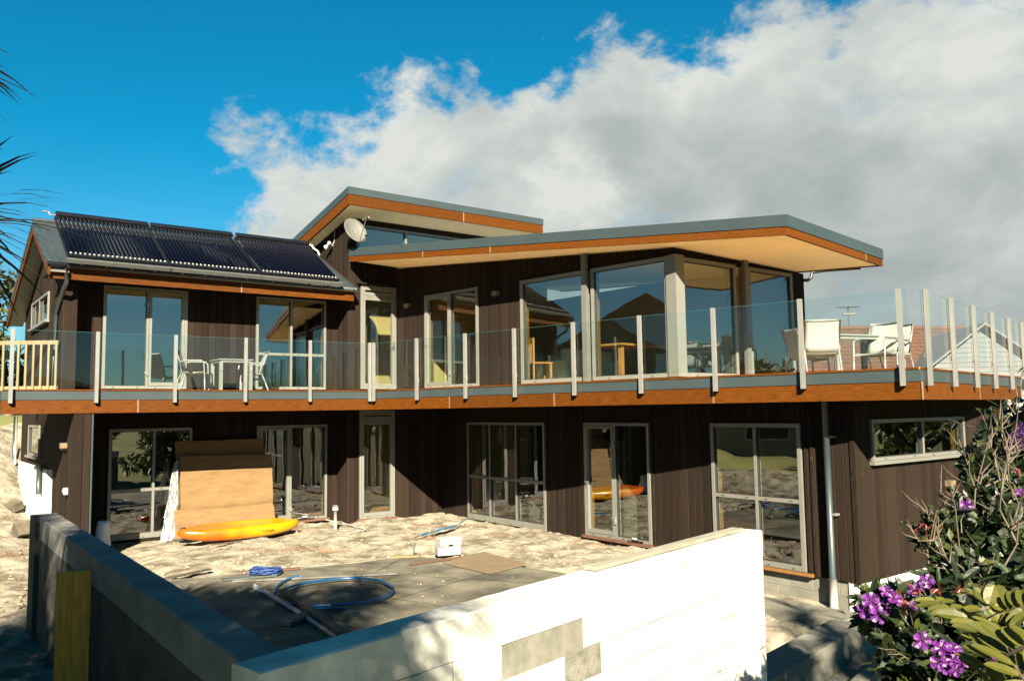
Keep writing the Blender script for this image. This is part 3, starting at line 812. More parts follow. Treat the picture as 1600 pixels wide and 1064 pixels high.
# --- foundations
fb = MB()
def found(p, q, z0, z1, off=0.02, mat='foundation', rows_=2, bl=0.40):
    w = Wall(p, q); o = MB().box(0, w.L, off + .006, off + .15, z0, z1).build('foundation', mat, house, w.M)
    h = (z1 - z0) / rows_; me = None
    for r_ in range(rows_):
        x = -bl / 2 * (r_ % 2)
        while x < w.L - .03:
            a, b = max(0, x), min(w.L, x + bl)
            if b - a > .05:
                bevel(MB().box(a + .003, b - .003, off, off + .05, z0 + r_ * h + .003, z0 + (r_ + 1) * h - .003).build('block', mat, o), .004, 1)
            x += bl
    return o
found(IC - dB * 4.9, G1c + dB * 0.012, -0.42, 0.012, rows_=2)
found(G1c, G1e, -0.42, 0.022, rows_=2, mat='block_white', off=0.03)
found(EB + dA * .0, A0 + dB * .6, 0.2, 1.44, off=-0.06, mat='block_white', rows_=4)
found(IC + dB * -.02, IC - dB * 4.9, -0.2, 0.012, rows_=1, mat='block_white')
found(P2, IC, -0.2, -0.052, rows_=1, mat='block_white')
found(A0 + dA * .3, A1, -0.25, -0.022, rows_=1)

# ------------------------------------------------------------------ roofs
def roof_edges(o, corners, hc, hg, drops=None, cuts=None, skip=()):
    """cedar fascia and grey flashing round a roof; corners: underside points, counter-clockwise seen from above"""
    n = len(corners)
    for i in range(n):
        if i in skip: continue
        a, b = Vector(corners[i]), Vector(corners[(i + 1) % n])
        d = (b - a); d2 = V2(d).normalized(); nn = Vector((-d2.y, d2.x, 0))
        cs = (cuts or {}).get(i, [1.0]); t0 = 0
        for t in cs:
            p, q = a.lerp(b, t0), a.lerp(b, t); e = (q - p).normalized() * .0015; p = p + e; q = q - e
            m = MB(); up = Vector((0, 0, hc))
            m.prism([p, q, q + nn * .045, p + nn * .045], [p + up, q + up, q + up + nn * .045, p + up + nn * .045])
            m.build('fascia_board', 'cedar', o, I4)
            if t < 1:
                e = (b - a).normalized() * .014; r_ = nn * -.004
                m = MB(); m.prism([q - e + r_, q + e + r_, q + e + nn * .02, q - e + nn * .02], [k + up for k in (q - e + r_, q + e + r_, q + e + nn * .02, q - e + nn * .02)])
                m.build('joint_cover', 'plywood', o, I4)
            t0 = t
        m = MB(); u0, u1 = Vector((0, 0, hc + .003)), Vector((0, 0, hc + hg)); oo = nn * -.012
        ee = Vector((d2.x, d2.y, 0)) * .012
        lo = [a + oo - ee, b + oo + ee, b + nn * .05, a + nn * .05]
        m.prism([k + u0 for k in lo], [k + u1 for k in lo]); m.build('flashing', 'flashing', o, I4)
# big roof over the glazed corner
r0, r1, r2 = Rk
r3 = Vector((r0.x + 5.1, r0.y + 4.25, 0)); r3.z = roofz(r3.x, r3.y)
# r0 sits on the tall block's corner; start just in front of the wall
bigc = [r0, r1, r2, r3]
HT = 0.31
def inset(cs, k):
    c = sum(cs, Vector()) / len(cs); fl = shrink([V2(p) for p in cs], k); out = []
    for p, q in zip(cs, fl): out.append(Vector((q.x, q.y, p.z)))
    return out
bi = inset(bigc, .03)
top = MB(); top.prism([p + Vector((0, 0, .05)) for p in bi], [p + Vector((0, 0, HT - .012)) for p in bi])
big = top.build('roof', 'roof_steel', house, I4)
roof_edges(big, bigc, 0.125, HT - 0.125, cuts={0: [0.235, 0.42, 1.0], 1: [0.80, 1.0]}, skip=(3,))
sp = [r0.lerp(r2, .006), r1 + (r3 - r1).normalized() * .06, r2.lerp(r0, .006), r3]
MB().prism([p + Vector((0, 0, .018)) for p in sp], [p + Vector((0, 0, .046)) for p in sp]).build('soffit', 'soffit_white', big, I4)
# rafters' ends under the soffit and a black outlet pipe at the far corner
MB().tube([aty(1345, 418.5, 16.0), aty(1290, 422.5, 16.3), aty(1269, 425.5, 16.35), aty(1267, 434, 16.35), aty(1262, 438, 16.35), aty(1254, 438, 16.36)], 0.035, 8).build('gutter_outlet', 'solar_black', house, I4, True)
# tall block roof: high edge to the front, falling to the back
T2 = T1 + dA * 5.62
zb = 7.09
def tp(p, off): return Vector((p.x, p.y, zb + TSL * off))
tallc = [tp(T1, 0), tp(T2, 0), tp(T2 + dB * 5.4, 5.4), tp(T1 + dB * 5.4, 5.4)]
HT2 = 0.405
ti = inset(tallc, .03)
tall = MB().prism([p + Vector((0, 0, .05)) for p in ti], [p + Vector((0, 0, HT2 - .012)) for p in ti]).build('roof', 'roof_steel', house, I4)
roof_edges(tall, tallc, 0.235, HT2 - 0.235, cuts={0: [0.55, 1.0]})
sp = [p + Vector((0, 0, 0)) for p in tallc]; cc = sum(sp, Vector()) / 4
sp = [p + (cc - p).normalized() * .07 for p in sp]
sp = [Vector((p.x, p.y, zb + TSL * (V2(p) - T1).dot(dB) + .02)) for p in sp]
MB().prism(sp, [p + Vector((0, 0, .028)) for p in sp]).build('soffit', 'soffit_white', tall, I4)
# left roof: front slope with the collectors, longer back slope, gable to the left
OV = 0.335
E0 = A0 - dA * OV
LEN = (P2 - A0).dot(dA) + OV - 0.004
wL = Matrix.Translation((E0.x, E0.y, 0)) @ Matrix.Rotation(R(37.4), 4, 'Z')   # x along the eave, y back
sl = MB(); th = 0.09
def lz(off): return left_roof_z(off)
LENB = LEN - .2
sl.prism([(0, -.93, lz(-.93) - th), (LEN, -.93, lz(-.93) - th), (LEN, 1.3, 6.45 - th), (0, 1.3, 6.45 - th)], [(0, -.93, lz(-.93)), (LEN, -.93, lz(-.93)), (LEN, 1.3, 6.45), (0, 1.3, 6.45)])
lroof = sl.build('roof', 'roof_steel', house, wL)
MB().prism([(0, 1.3, 6.45 - th), (LEN, 1.3, 6.45 - th), (LEN, 5.3, 4.86 - th), (0, 5.3, 4.86 - th)], [(0, 1.3, 6.45), (LEN, 1.3, 6.45), (LEN, 5.3, 4.86), (0, 5.3, 4.86)]).build('back_slope', 'roof_steel', lroof, wL)
rib = MB(); x = 0.18
while x < LEN:
    rib.beam((x, -.92, lz(-.92) + .012), (x, 1.28, lz(1.28) + .012), .03, .03); x += .42
rib.build('seam', 'roof_steel', lroof, wL)
MB().tube([(-.01, 1.3, 6.455), (LEN, 1.3, 6.455)], .07, 8).build('ridge_cap', 'roof_steel', lroof, wL)
# barge on the gable: flashing above, cedar below, dark soffit
for a, b in (((-.93), 1.3), (1.3, 5.3)):
    za, zb_ = lz(a + 1e-4), lz(b - 1e-4)
    if a > 1: za = 6.45
    m = MB(); m.prism([(-.02, a, za - .10), (.03, a, za - .10), (.03, b, zb_ - .10), (-.02, b, zb_ - .10)], [(-.02, a, za + .03), (.03, a, za + .03), (.03, b, zb_ + .03), (-.02, b, zb_ + .03)])
    m.build('barge_flashing', 'flashing', lroof, wL)
    m = MB(); m.prism([(-.008, a, za - .26), (.03, a, za - .26), (.03, b, zb_ - .26), (-.008, b, zb_ - .26)], [(-.008, a, za - .103), (.03, a, za - .103), (.03, b, zb_ - .103), (-.008, b, zb_ - .103)])
    m.build('barge_board', 'cedar', lroof, wL)
    m = MB(); m.prism([(.032, a, za - .2), (OV, a, za - .2), (OV, b, zb_ - .2), (.032, b, zb_ - .2)], [(.032, a, za - .17), (OV, a, za - .17), (OV, b, zb_ - .17), (.032, b, zb_ - .17)])
    m.build('soffit', 'steel_grey', lroof, wL)
for x0, x1 in ((0.02, LEN * .58), (LEN * .58, LEN)):
    MB().box(x0 + .002, x1 - .002, -.84, -.80, 4.985, 5.185).build('fascia_board', 'cedar', lroof, wL)
MB().box(LEN * .58 - .014, LEN * .58 + .014, -.845, -.81, 4.99, 5.18).build('joint_cover', 'plywood', lroof, wL)
MB().box(0.03, LEN, -.80, 0.0, 5.10, 5.12).build('soffit', 'stain_dark', lroof, wL)
gut = MB().tube([(-.02, -.905, 5.235), (LEN + .02, -.905, 5.235)], .062, 10)
for k in range(9): gut.tube([(.3 + k * .72, -.905, 5.235), (.33 + k * .72, -.905, 5.235)], .070, 10)
gut.build('gutter', 'gutter_grey', lroof, wL, True)
dp = MB().tube([(.30, -.905, 5.2), (.30, -.905, 4.93), (.28, -.80, 4.82), (.28, -.10, 4.45), (.26, -.06, 4.35), (.26, -.06, 2.95)], .042, 8)
dp.build('downpipe', 'gutter_grey', house, Matrix.Translation((0, 0, 0)) @ wL, True)

# ------------------------------------------------------------------ downpipes on the ground floor
q = wB1.p0 + wB1.d * wB1.s_(1304, 800); w_ = wB1; s_ = wB1.s_(1304, 800)
d_ = MB().tube([(s_, -.12, 2.56), (s_, -.12, 0.05)], .045, 10)
dpp = d_.build('downpipe', 'flashing', house, wB1.M, True)
MB().tube([(s_, -.12, 0.05), (s_, -.12, -.42)], .056, 10).build('pipe_socket', 'pvc_white', dpp, wB1.M, True)
MB().box(s_ + .03, s_ + .09, -.13, -.02, .92, .95).build('bracket', 'hinge', dpp, wB1.M)
MB().box(s_ + .03, s_ + .09, -.13, -.02, 2.0, 2.03).build('bracket', 'hinge', dpp, wB1.M)
# pipes on the left end wall
s_ = wEl.s_(27, 690)
for k, (ss, mt) in enumerate(((s_ + .3, 'flashing'), (s_ + .55, 'pvc_white'))):
    MB().tube([(ss, -.09, 2.5), (ss, -.09, 1.35)], .04 if k == 0 else .022, 8).build('downpipe', mt, house, wEl.M, True)
MB().tube([(wEl.s_(72, 740), -.12, 1.55), (wEl.s_(72, 740), -.12, .95)], .05, 8).build('waste_pipe', 'flashing', house, wEl.M, True)

# ------------------------------------------------------------------ small fittings on the walls
def fitting(name, w, u, v, label, cat, build, group=None):
    s, z = w.s_(u, v), w.z_(u, v); o = empty(name, w.pt(s, -.02, z)); M = w.M @ Matrix.Translation((s, -.021, z))
    WORLD[o] = M; o.matrix_basis = M
    build(o); tag(o, label, cat, group); return o
def wall_light(o):
    MB().box(-.075, .075, -.10, 0, -.02, .07).build('housing', 'brass', o)
    MB().box(-.055, .055, -.085, -.01, -.05, -.021).build('lens', 'black_plastic', o)
G_ = 'downlights on the board walls'
fitting('wall_light', wB2, 640, 480, 'small bronze wall downlight between the tall deck door and the glazed double door', 'wall light', wall_light, G_)
fitting('wall_light', wB2, 778, 461, 'small bronze wall downlight beside the big corner glazing, above the deck', 'wall light', wall_light, G_)
fitting('wall_light', wEl, 106, 698, 'small bronze wall downlight high on the ground-floor fin wall at the left', 'wall light', wall_light, G_)
fitting('wall_light', wG1, 1478, 757, 'small bronze box light on the end wall behind the flowering bush', 'wall light', wall_light, G_)
def socket(o):
    bevel(MB().box(-.06, .06, -.07, 0, -.06, .06).build('cover', 'white_plastic', o), .012)
    MB().box(-.03, .03, -.085, -.071, -.01, .03).build('flap', 'white_plastic', o)
fitting('outdoor_socket', wEl, 108, 767, 'white outdoor socket low on the left fin wall', 'socket', socket)
def spot(o):
    MB().tube([(0, 0, 0), (0, -.06, 0), (-.04, -.10, -.02)], .014, 6).build('bracket', 'white_plastic', o)
    MB().tube([(.0, -.09, .01), (-.10, -.16, -.05)], [.035, .055], 10).build('lamp_head', 'white_plastic', o, None, True)
    MB().tube([(.06, -.09, .01), (.12, -.16, .03)], [.03, .045], 10).build('sensor_head', 'white_plastic', o, None, True)
    MB().tube([(.02, -.01, .04), (.09, -.012, .10), (.11, -.012, .5), (.12, -.012, .56), (.26, -.012, .62)], .011, 6).build('cable', 'white_plastic', o, None, True)
fitting('security_light', wSt, 522, 384, 'white security light with cable on the tall side wall above the collectors', 'security light', spot)
# satellite dish on the tall block's corner
D0 = Vector((*(P2), 6.42)); Mc = Matrix.Translation(D0)
dish = empty('satellite_dish', D0)
dd = Vector((0.62, -0.62, 0.42)).normalized()         # where it looks
dc_ = D0 + Vector((.20, -.42, .12)); ax = dd.cross(Vector((0, 0, 1))).normalized(); ay = ax.cross(dd)
rows = []
for i in range(7):
    r_ = .305 * i / 6; rows.append([dc_ + (ax * math.cos(t) * .92 + ay * math.sin(t) * 1.06) * r_ + dd * (r_ * r_ * .75) for t in [2 * math.pi * k / 28 for k in range(28)]])
m = MB().grid(rows, close=True)
o = m.build('reflector', 'dish_grey', dish, I4, True); s_ = o.modifiers.new('t', 'SOLIDIFY'); s_.thickness = .012
MB().tube([r_ for r_ in rows[-1]] + [rows[-1][0]], .009, 6).build('rim', 'dish_grey', o, I4, True)
ft = dc_ + dd * .50 - ay * .02
MB().tube([dc_ - ay * .34 + dd * .08, dc_ - ay * .18 + dd * .30, ft], .012, 6).build('arm', 'galv', dish, I4)
MB().tube([ft - dd * .02, ft + dd * .10], .035, 8).tube([ft + ax * .05 - dd * .03, ft + ax * .05 + dd * .05], .022, 8).tube([ft - ax * .05, ft - ax * .05 + dd * .07], .02, 8).build('receiver', 'steel_grey', dish, I4, True)
MB().tube([dc_ - dd * .02, dc_ - dd * .14, D0 + Vector((.02, -.05, -.02)), D0 + Vector((.01, .03, -.02))], .018, 8).build('bracket', 'galv', dish, I4)
tag(dish, 'pale grey satellite dish on the corner of the tall block, under its high roof edge', 'satellite dish')

# ------------------------------------------------------------------ evacuated-tube solar collectors on the left roof
pitch = math.atan((6.45 - 5.30) / 2.22)
Ms = wL @ Matrix.Translation((0, -.92, 5.30)) @ Matrix.Rotation(pitch, 4, 'X')        # x along eave, y up the slope, z out of it
Mi = Ms.inverted()
def on_slope(u, v, h=0.15):
    o = Mi @ Vector((0, 0, CZ)); d = (Mi.to_3x3() @ ray(u, v)); return o + d * ((h - o.z) / d.z)
pan = [((89, 337), (225, 352), (104, 396), (250, 408)), ((233, 353), (357, 367), (258, 408), (390, 423)), ((365, 368), (476, 382), (395, 421), (516, 432))]
labs = ['black evacuated-tube solar collector at the left end of the roof row, by the gable',
        'black evacuated-tube solar collector in the middle of the roof row',
        'black evacuated-tube solar collector at the right of the row, next to the tall side wall']
PX = []
for tl, tr, bl, br in pan:
    a, b, c, d = [on_slope(*k) for k in (tl, tr, bl, br)]
    PX.append(((a.x + c.x) / 2, (b.x + d.x) / 2, (c.y + d.y) / 2, (a.y + b.y) / 2))
yb = sum(p[2] for p in PX) / 3; yt = sum(p[3] for p in PX) / 3
yt = min(yt, yb + 2.0)
col0 = None
wid = sum(p[1] - p[0] for p in PX) / 3
tube_me = MB().tube([(0, 0, 0), (0, .02, 0), (0, .04, 0), (0, yt - yb - .1, 0)], [.012, .022, .026, .026], 8).mesh('tube', 'solar_tube', True)
tip_me = MB().tube([(0, -.035, 0), (0, .0, 0), (0, .02, 0)], [.012, .022, .024], 8).mesh('tube_tip', 'hinge', True)
for k, (x0, x1, _, _) in enumerate(PX):
    xc = (x0 + x1) / 2; x0, x1 = xc - wid / 2, xc + wid / 2
    root = add('solar_collector', None, None, Ms @ Matrix.Translation((x0, yb, .03)) @ Matrix.Rotation(R(4.5), 4, 'X'))
    tag(root, labs[k], 'solar collector', 'solar collectors on the left roof')
    W_ = WORLD[root]; L_ = yt - yb; w = x1 - x0
    bevel(MB().box(-.02, w + .02, L_ - .14, L_ + .02, .06, .20).build('manifold', 'solar_black', root), .02)
    MB().box(-.02, w + .02, -.10, -.02, .05, .12).build('bottom_rail', 'solar_black', root)
    MB().box(-.06, w + .06, -.24, -.16, .02, .09).build('mount_rail', 'galv', root)
    for xx in (-.03, w + .0):
        MB().box(xx, xx + .035, -.20, L_ + .01, .02, .07).build('side_rail', 'galv' if xx > 0 else 'solar_black', root)
    m = MB()
    for t in (.1, .35, .6, .85): m.box(w * t, w * t + .04, -.21, -.10, -.03, .02)
    m.build('foot', 'galv', root)
    n = 22
    for i in range(n):
        xx = .03 + (w - .06) * i / (n - 1)
        tb = add('tube', tube_me, root, W_ @ Matrix.Translation((xx, 0, .115)))
        add('tube_tip', tip_me, tb, W_ @ Matrix.Translation((xx, 0, .115)))
    if k == 0:
        MB().tube([(-.02, L_ - .06, .13), (-.12, L_ - .06, .13), (-.14, L_ - .02, .17), (-.25, L_ - .02, .17)], .015, 6).build('fitting', 'hinge', root)
    elif k == 2:
        MB().tube([(w + .02, L_ - .06, .13), (w + .10, L_ - .06, .13), (w + .14, L_ - .15, .08), (w + .22, L_ - .20, .05), (w + .2, L_ - .4, .03)], .018, 6).build('fitting', 'cream_cloth', root)
    if k < 2: MB().tube([(w + .02, L_ - .06, .13), (w + .16, L_ - .06, .13)], .018, 6).build('connector', 'galv', root)

# ------------------------------------------------------------------ glass balustrade along the deck
ZT, ZP0 = 3.92, 2.69
bal = empty('glass_balustrade', (DC.x, DC.y, Z_DECK))
tag(bal, 'frameless-topped glass balustrade on square metal posts along the whole deck edge', 'balustrade')
post_me = MB().box(-.029, .029, -.05, .0, 0, 1).box(-.020, -.008, .0005, .012, 0.2, 1).box(.008, .020, .0005, .012, .2, 1).mesh('post', 'post_metal')
shoe_me = MB().box(-.026, .026, 0, .05, 0, .2).mesh('post_bracket', 'dark_rubber')
def run(a, b, pts, off, first_glass=None, last_glass=None):
    d = (b - a).normalized(); n = Vector((-d.y, d.x)); ang = math.atan2(d.y, d.x)
    ss = sorted((p - a).dot(d) for p in pts)
    for s in ss:
        p = a + d * s - n * off
        M = Matrix.Translation((p.x, p.y, ZP0)) @ Matrix.Rotation(ang, 4, 'Z')
        po = add('post', post_me, bal, M @ Matrix.Diagonal((1, 1, ZT - ZP0, 1)))
        add('post_bracket', shoe_me, po, M)
        MB().box(-.014, .014, -.012, .03, .36, .42).build('clip', 'hinge', po, M)
    lim = ([first_glass] if first_glass is not None else []) + ss + ([last_glass] if last_glass is not None else [])
    for s, t in zip(lim[:-1], lim[1:]):
        q = a + d * s - n * (off - .022); L = t - s
        M = Matrix.Translation((q.x, q.y, 0)) @ Matrix.Rotation(ang, 4, 'Z')
        g = MB().box(.045, L - .045, -.005, .005, Z_DECK + .055, ZT - .012).build('glass_panel', 'deck_glass', bal, M)
        MB().box(.045, L - .045, -.005, .005, ZT - .0118, ZT - .0095).build('polished_edge', 'glass_edge', g, M)
lp = [V2(atz(u, v, ZT)) for u, v in [(19, 514), (152, 519), (273, 524), (383.5, 528), (484, 532), (575, 536)]]
rp = [V2(atz(u, v, ZT)) for u, v in [(590.5, 536), (655, 529), (727, 521), (807, 513.5), (898, 504), (1001.5, 493.5), (1117.5, 482), (1251.5, 468), (1407, 453)]]
sp_ = [V2(atz(u, v, ZT)) for u, v in [(1440, 452.5), (1480.5, 466), (1514.5, 478), (1543, 488), (1568, 497), (1590.5, 504)]]
run(DL, DC, lp, 0.045, -.15, (DC - DL).length - .02)
run(DC, DR, rp, 0.045, .02, (DR - DC).length - .05)
run(DR, DS, sp_, 0.045, .06, None)
# timber guard rail at the deck's left end
g0 = V2(aty(-40, 540, 15.2)); g1 = V2(aty(93, 540, 15.25))
tr = empty('timber_railing', (*g1, Z_DECK)); tag(tr, 'pale pine guard rail with square balusters at the left end of the deck', 'railing')
def zof(v, y): return aty(40, v, y).z
zt_, zbm = zof(533, 15.2), zof(606, 15.2)
dgr = (g1 - g0).normalized()
MB().beam((*g0, zt_ - .03), (*g1, zt_ - .03), .09, .075).build('top_rail', 'treated_pine', tr, I4)
MB().beam((*g0, zbm - .02), (*g1, zbm - .02), .05, .10).build('bottom_rail', 'treated_pine', tr, I4)
L_ = (g1 - g0).length; nb = int(L_ / .138)
bme = MB().box(-.02, .02, -.02, .02, zbm - .04, zt_ - .03).mesh('baluster', 'treated_pine')
for i in range(nb):
    p = g1 - dgr * (.03 + i * .138)
    add('baluster', bme, tr, Matrix.Translation((p.x, p.y, 0)) @ Matrix.Rotation(math.atan2(dgr.y, dgr.x), 4, 'Z') @ Matrix.Translation((0, -.035, 0)))

# ------------------------------------------------------------------ deck furniture
def chair(name, loc, rz, label, group, sc=1.0):
    t = empty(name, loc, rz); WORLD[t] = WORLD[t] @ Matrix.Scale(sc, 4); t.matrix_basis = WORLD[t]; tag(t, label, 'chair', group)
    r_ = .016
    for s in (-1, 1):
        y = s * .27
        MB().tube([(.26, y, 0), (.25, y, .3), (.23, y, .60), (.16, y, .635), (-.10, y, .64), (-.24, y, .62)], r_, 6).build('leg', 'chair_frame', t, None, True)
        MB().tube([(-.36, y, 0), (-.27, y, .25), (-.19, y, .42), (-.26, y, .66), (-.36, y, .92)], r_ * 1.1, 6).build('leg', 'chair_frame', t, None, True)
        MB().tube([(.25, y, .40), (.05, y, .385), (-.19, y, .40)], r_ * .9, 6).build('seat_rail', 'chair_frame', t, None, True)
        MB().beam((.20, y, .645), (-.18, y, .65), .045, .018).build('armrest', 'chair_frame', t)
    def sling(path, nm):
        rows = []
        for k, (x, z) in enumerate(path):
            rows.append([(x - .015 * math.cos(yy * 5.6), yy, z - .012 * math.cos(yy * 5.6)) for yy in [-.262 + .0655 * j for j in range(9)]])
        o = MB().grid(rows).build(nm, 'sling', t, None, True); m = o.modifiers.new('t', 'SOLIDIFY'); m.thickness = .006
    sling([(.255, .40), (.15, .392), (0, .385), (-.12, .39), (-.185, .41)], 'seat')
    sling([(-.185, .41), (-.215, .50), (-.255, .64), (-.30, .78), (-.345, .885), (-.362, .93), (-.375, .92)], 'backrest')
    MB().tube([(-.36, -.27, .92), (-.36, .27, .92)], r_, 6).build('top_bar', 'chair_frame', t, None, True)
    MB().tube([(.25, -.27, .37), (.25, .27, .37)], r_, 6).build('front_bar', 'chair_frame', t, None, True)
    return t
def table(name, loc, rz, lx, ly, label, sc=1.0):
    t = empty(name, loc, rz); WORLD[t] = WORLD[t] @ Matrix.Scale(sc, 4); t.matrix_basis = WORLD[t]; tag(t, label, 'table', 'outdoor tables on the deck')
    bevel(MB().box(-lx / 2, lx / 2, -ly / 2, ly / 2, .705, .735).build('table_top', 'table_top', t), .006)
    MB().box(-lx / 2 + .03, lx / 2 - .03, -ly / 2 + .03, ly / 2 - .03, .655, .704).build('apron', 'chair_frame', t)
    for sx in (-1, 1):
        for sy in (-1, 1):
            x, y = sx * (lx / 2 - .05), sy * (ly / 2 - .05)
            MB().box(x - .035, x + .035, y - .035, y + .035, 0, .654).build('leg', 'chair_frame', t)
    return t
zd = Z_DECK + .001
def dk(u, y): p = aty(u, 560, y); return (p.x, p.y, zd)
GC = 'white sling chairs on the deck'
table('outdoor_table', dk(362, 16.7), R(37), .78, .72, 'small square outdoor table between two white chairs by the left double door', .88)
chair('sling_chair', dk(304, 16.1), R(12), 'white sling armchair seen from the side, left of the small deck table', GC, .92)
chair('sling_chair', dk(392, 17.2), R(205), 'white sling armchair facing left, right of the small deck table', GC, .92)
table('outdoor_table', dk(1330, 14.4), R(20), 1.5, 1.0, 'large pale outdoor dining table at the right end of the deck')
chair('sling_chair', dk(1281, 13.6), R(80), 'white sling armchair with its back to the viewer, left of the large deck table', GC)
chair('sling_chair', dk(1370, 13.75), R(218), 'nearer of two white sling armchairs at the right of the large deck table', GC)
chair('sling_chair', dk(1389, 14.2), R(218), 'farther of two white sling armchairs at the right of the large deck table', GC)
chair('sling_chair', dk(1262, 15.0), R(10), 'white sling armchair half hidden by the glazed corner, far left of the large deck table', GC)

# ------------------------------------------------------------------ a few furnishings seen through the glass
def dining(loc, rz):
    t = empty('dining_table', loc, rz); tag(t, 'brown wooden dining table inside the glazed corner room', 'table')
    bevel(MB().box(-.9, .9, -.45, .45, .70, .74).build('table_top', 'furniture', t), .006)
    for sx in (-1, 1):
        for sy in (-1, 1): MB().box(sx * .8 - .04, sx * .8 + .04, sy * .36 - .04, sy * .36 + .04, 0, .70).build('leg', 'furniture', t)
dining((2.4, 16.5, 2.97), R(45))
def wood_chair(loc, rz, label):
    t = empty('wooden_chair', loc, rz); tag(t, label, 'chair', 'wooden chairs inside the corner room')
    MB().box(-.22, .22, -.21, .21, .43, .46).build('seat', 'furniture', t)
    for sx in (-1, 1):
        for sy in (-1, 1): MB().box(sx * .19 - .018, sx * .19 + .018, sy * .18 - .018, sy * .18 + .018, 0, .43 if sx > 0 else .95).build('leg', 'furniture', t)
    for k in range(5): MB().box(-.20, -.18, -.13 + k * .065 - .012, -.13 + k * .065 + .012, .46, .90).build('back_slat', 'furniture', t)
    MB().box(-.205, -.172, -.172, .172, .88, .96).build('back_rail', 'furniture', t)
wood_chair((0.55, 16.9, 2.97), R(20), 'slatted wooden chair behind the big window, beside the board wall')
wood_chair((-.35, 18.0, 2.97), R(60), 'slatted wooden chair behind the upper glazed double door')
sof = empty('sofa', (1.5, 19.2, 2.97), R(-130)); tag(sof, 'cream sofa at the back of the glazed corner room', 'sofa')
bevel(MB().box(-.9, .9, -.4, .4, .1, .42).build('base', 'cream_cloth', sof), .04)
bevel(MB().box(-.9, .9, .2, .42, .42, .85).build('backrest', 'cream_cloth', sof), .05)
for s in (-1, 1): bevel(MB().box(s * .95 - .1, s * .95 + .1, -.4, .42, .1, .6).build('armrest', 'cream_cloth', sof), .04)

# ------------------------------------------------------------------ block walls round the courtyard
def block_wall(name, p, q, label, bare=(), z0=-.45, ztop=ZW, th=0.22, rows_=None, mat='block_white', flip=False):
    """p-q is the outer face, the wall's thickness to the left of p-q"""
    w = Wall(p, q); o = empty(name, w.pt(0, 0, z0)); WORLD[o] = w.M; o.matrix_basis = w.M
    tag(o, label, 'wall')
    zc = ztop - 0.235
    MB().box(0.005, w.L - .012, .005, th - .012, z0, zc).build('core', 'mortar' if mat == 'block_white' else mat, o, w.M)
    # cap cast in one, with slightly worn edges
    m = MB(); n = int(w.L / .12); 
    ring = []
    for i in range(n + 1):
        x = w.L * i / n
        def j(a): return a * (.6 * fbm(x * 3, a * 50, 7) + .4 * random.uniform(-1, 1))
        e0, e1, e2, e3 = .010 + j(.004), .010 + j(.004), j(.003), j(.003)
        ring.append([(x, -.002 + e2, zc + .003), (x, -.002 + e2, ztop - e0), (x, e0, ztop + j(.004)), (x, th * .5, ztop + j(.004)), (x, th - e1, ztop + j(.004)), (x, th + e3, ztop - e1), (x, th + e3, zc + .003)])
    m.grid(ring, close=True); k = len(m.v)
    m.f.append(tuple(range(6, -1, -1))); m.f.append(tuple(k - 7 + t for t in range(7)))
    m.build('cap', 'cap_concrete' if mat != 'block_white' else 'block_white', o, w.M)
    r_ = 0; z = zc
    while z > z0 + .05:
        x = -(.2 * (r_ % 2)); c = 0
        while x < w.L - .02:
            a, b = max(0.0, x), min(w.L, x + .40)
            if b - a > .04:
                g = .0035; isb = (r_, c) in bare
                blk = MB().box(a + g, b - g, 0.0 + random.uniform(-.002, .002) + (.004 if isb else 0), .10, z - .20 + g, z - g).build('block', 'block_bare' if isb else mat, o, w.M)
                bevel(blk, .004, 1)
            x += .40; c += 1
        z -= .20; r_ += 1
    return o
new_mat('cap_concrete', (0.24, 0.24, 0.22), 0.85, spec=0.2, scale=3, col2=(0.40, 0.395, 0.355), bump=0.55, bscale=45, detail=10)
new_mat('plank_grey', (0.40, 0.37, 0.28), 0.85, scale=4, stretch=(1, 8, 8), var=0.25)
wr = Wall(W0, WR)
# the three bare blocks in the whitened face
def cell(u, v):
    s, z = wr.s_(u, v), wr.z_(u, v); r_ = int((ZW - .235 - z) / .20); return (r_, int((s + (.2 if r_ % 2 else 0)) / .40))
bare = {cell(812, 1025), cell(882, 1000), cell(917, 1035)}
block_wall('courtyard_wall', W0, WR, 'sunlit whitened concrete block wall with three bare grey blocks, front of the courtyard', bare)
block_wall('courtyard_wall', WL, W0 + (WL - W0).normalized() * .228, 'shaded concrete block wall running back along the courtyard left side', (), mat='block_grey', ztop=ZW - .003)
# end pier of the left wall
dWL = (W0 - WL).normalized(); nWL = Vector((-dWL.y, dWL.x))
pier = MB(); pp = [WL - nWL * .05 - dWL * .02, WL - nWL * .05 + dWL * .42, WL + nWL * .24 + dWL * .42, WL + nWL * .24 - dWL * .02]
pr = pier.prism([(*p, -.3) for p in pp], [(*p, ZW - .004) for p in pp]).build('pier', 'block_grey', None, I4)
pr.name = 'wall_pier'; bevel(pr, .012); tag(pr, 'square concrete pier closing the far end of the shaded courtyard wall', 'pier')
# the timber propped against the shaded wall
wl_ = Wall(WL, W0)
pq = wl_.p0 + wl_.d * wl_.s_(128, 960); pq = pq * ((pq.length - .33) / pq.length); zt_ = aty(125, 891, pq.y).z
t = MB().box(-.19, .19, -.025, .025, -.35, zt_).build('timber_prop', 'form_timber', None, Matrix.Translation((pq.x, pq.y, 0)) @ Matrix.Rotation(R(24), 4, 'Z'))
bevel(t, .004, 1); tag(t, 'upright yellowish timber plank against the shaded courtyard wall', 'plank')
# plank lying along the top of the sunlit wall
m = MB(); a, b = wr.s_(948, 888), wr.s_(1176, 832)
pl = m.box(a, b, .09, .20, ZW + .006, ZW + .034).build('wall_plank', 'plank_grey', None, wr.M); bevel(pl, .003, 1)
tag(pl, 'weathered pine plank lying along the top of the sunlit block wall', 'plank')

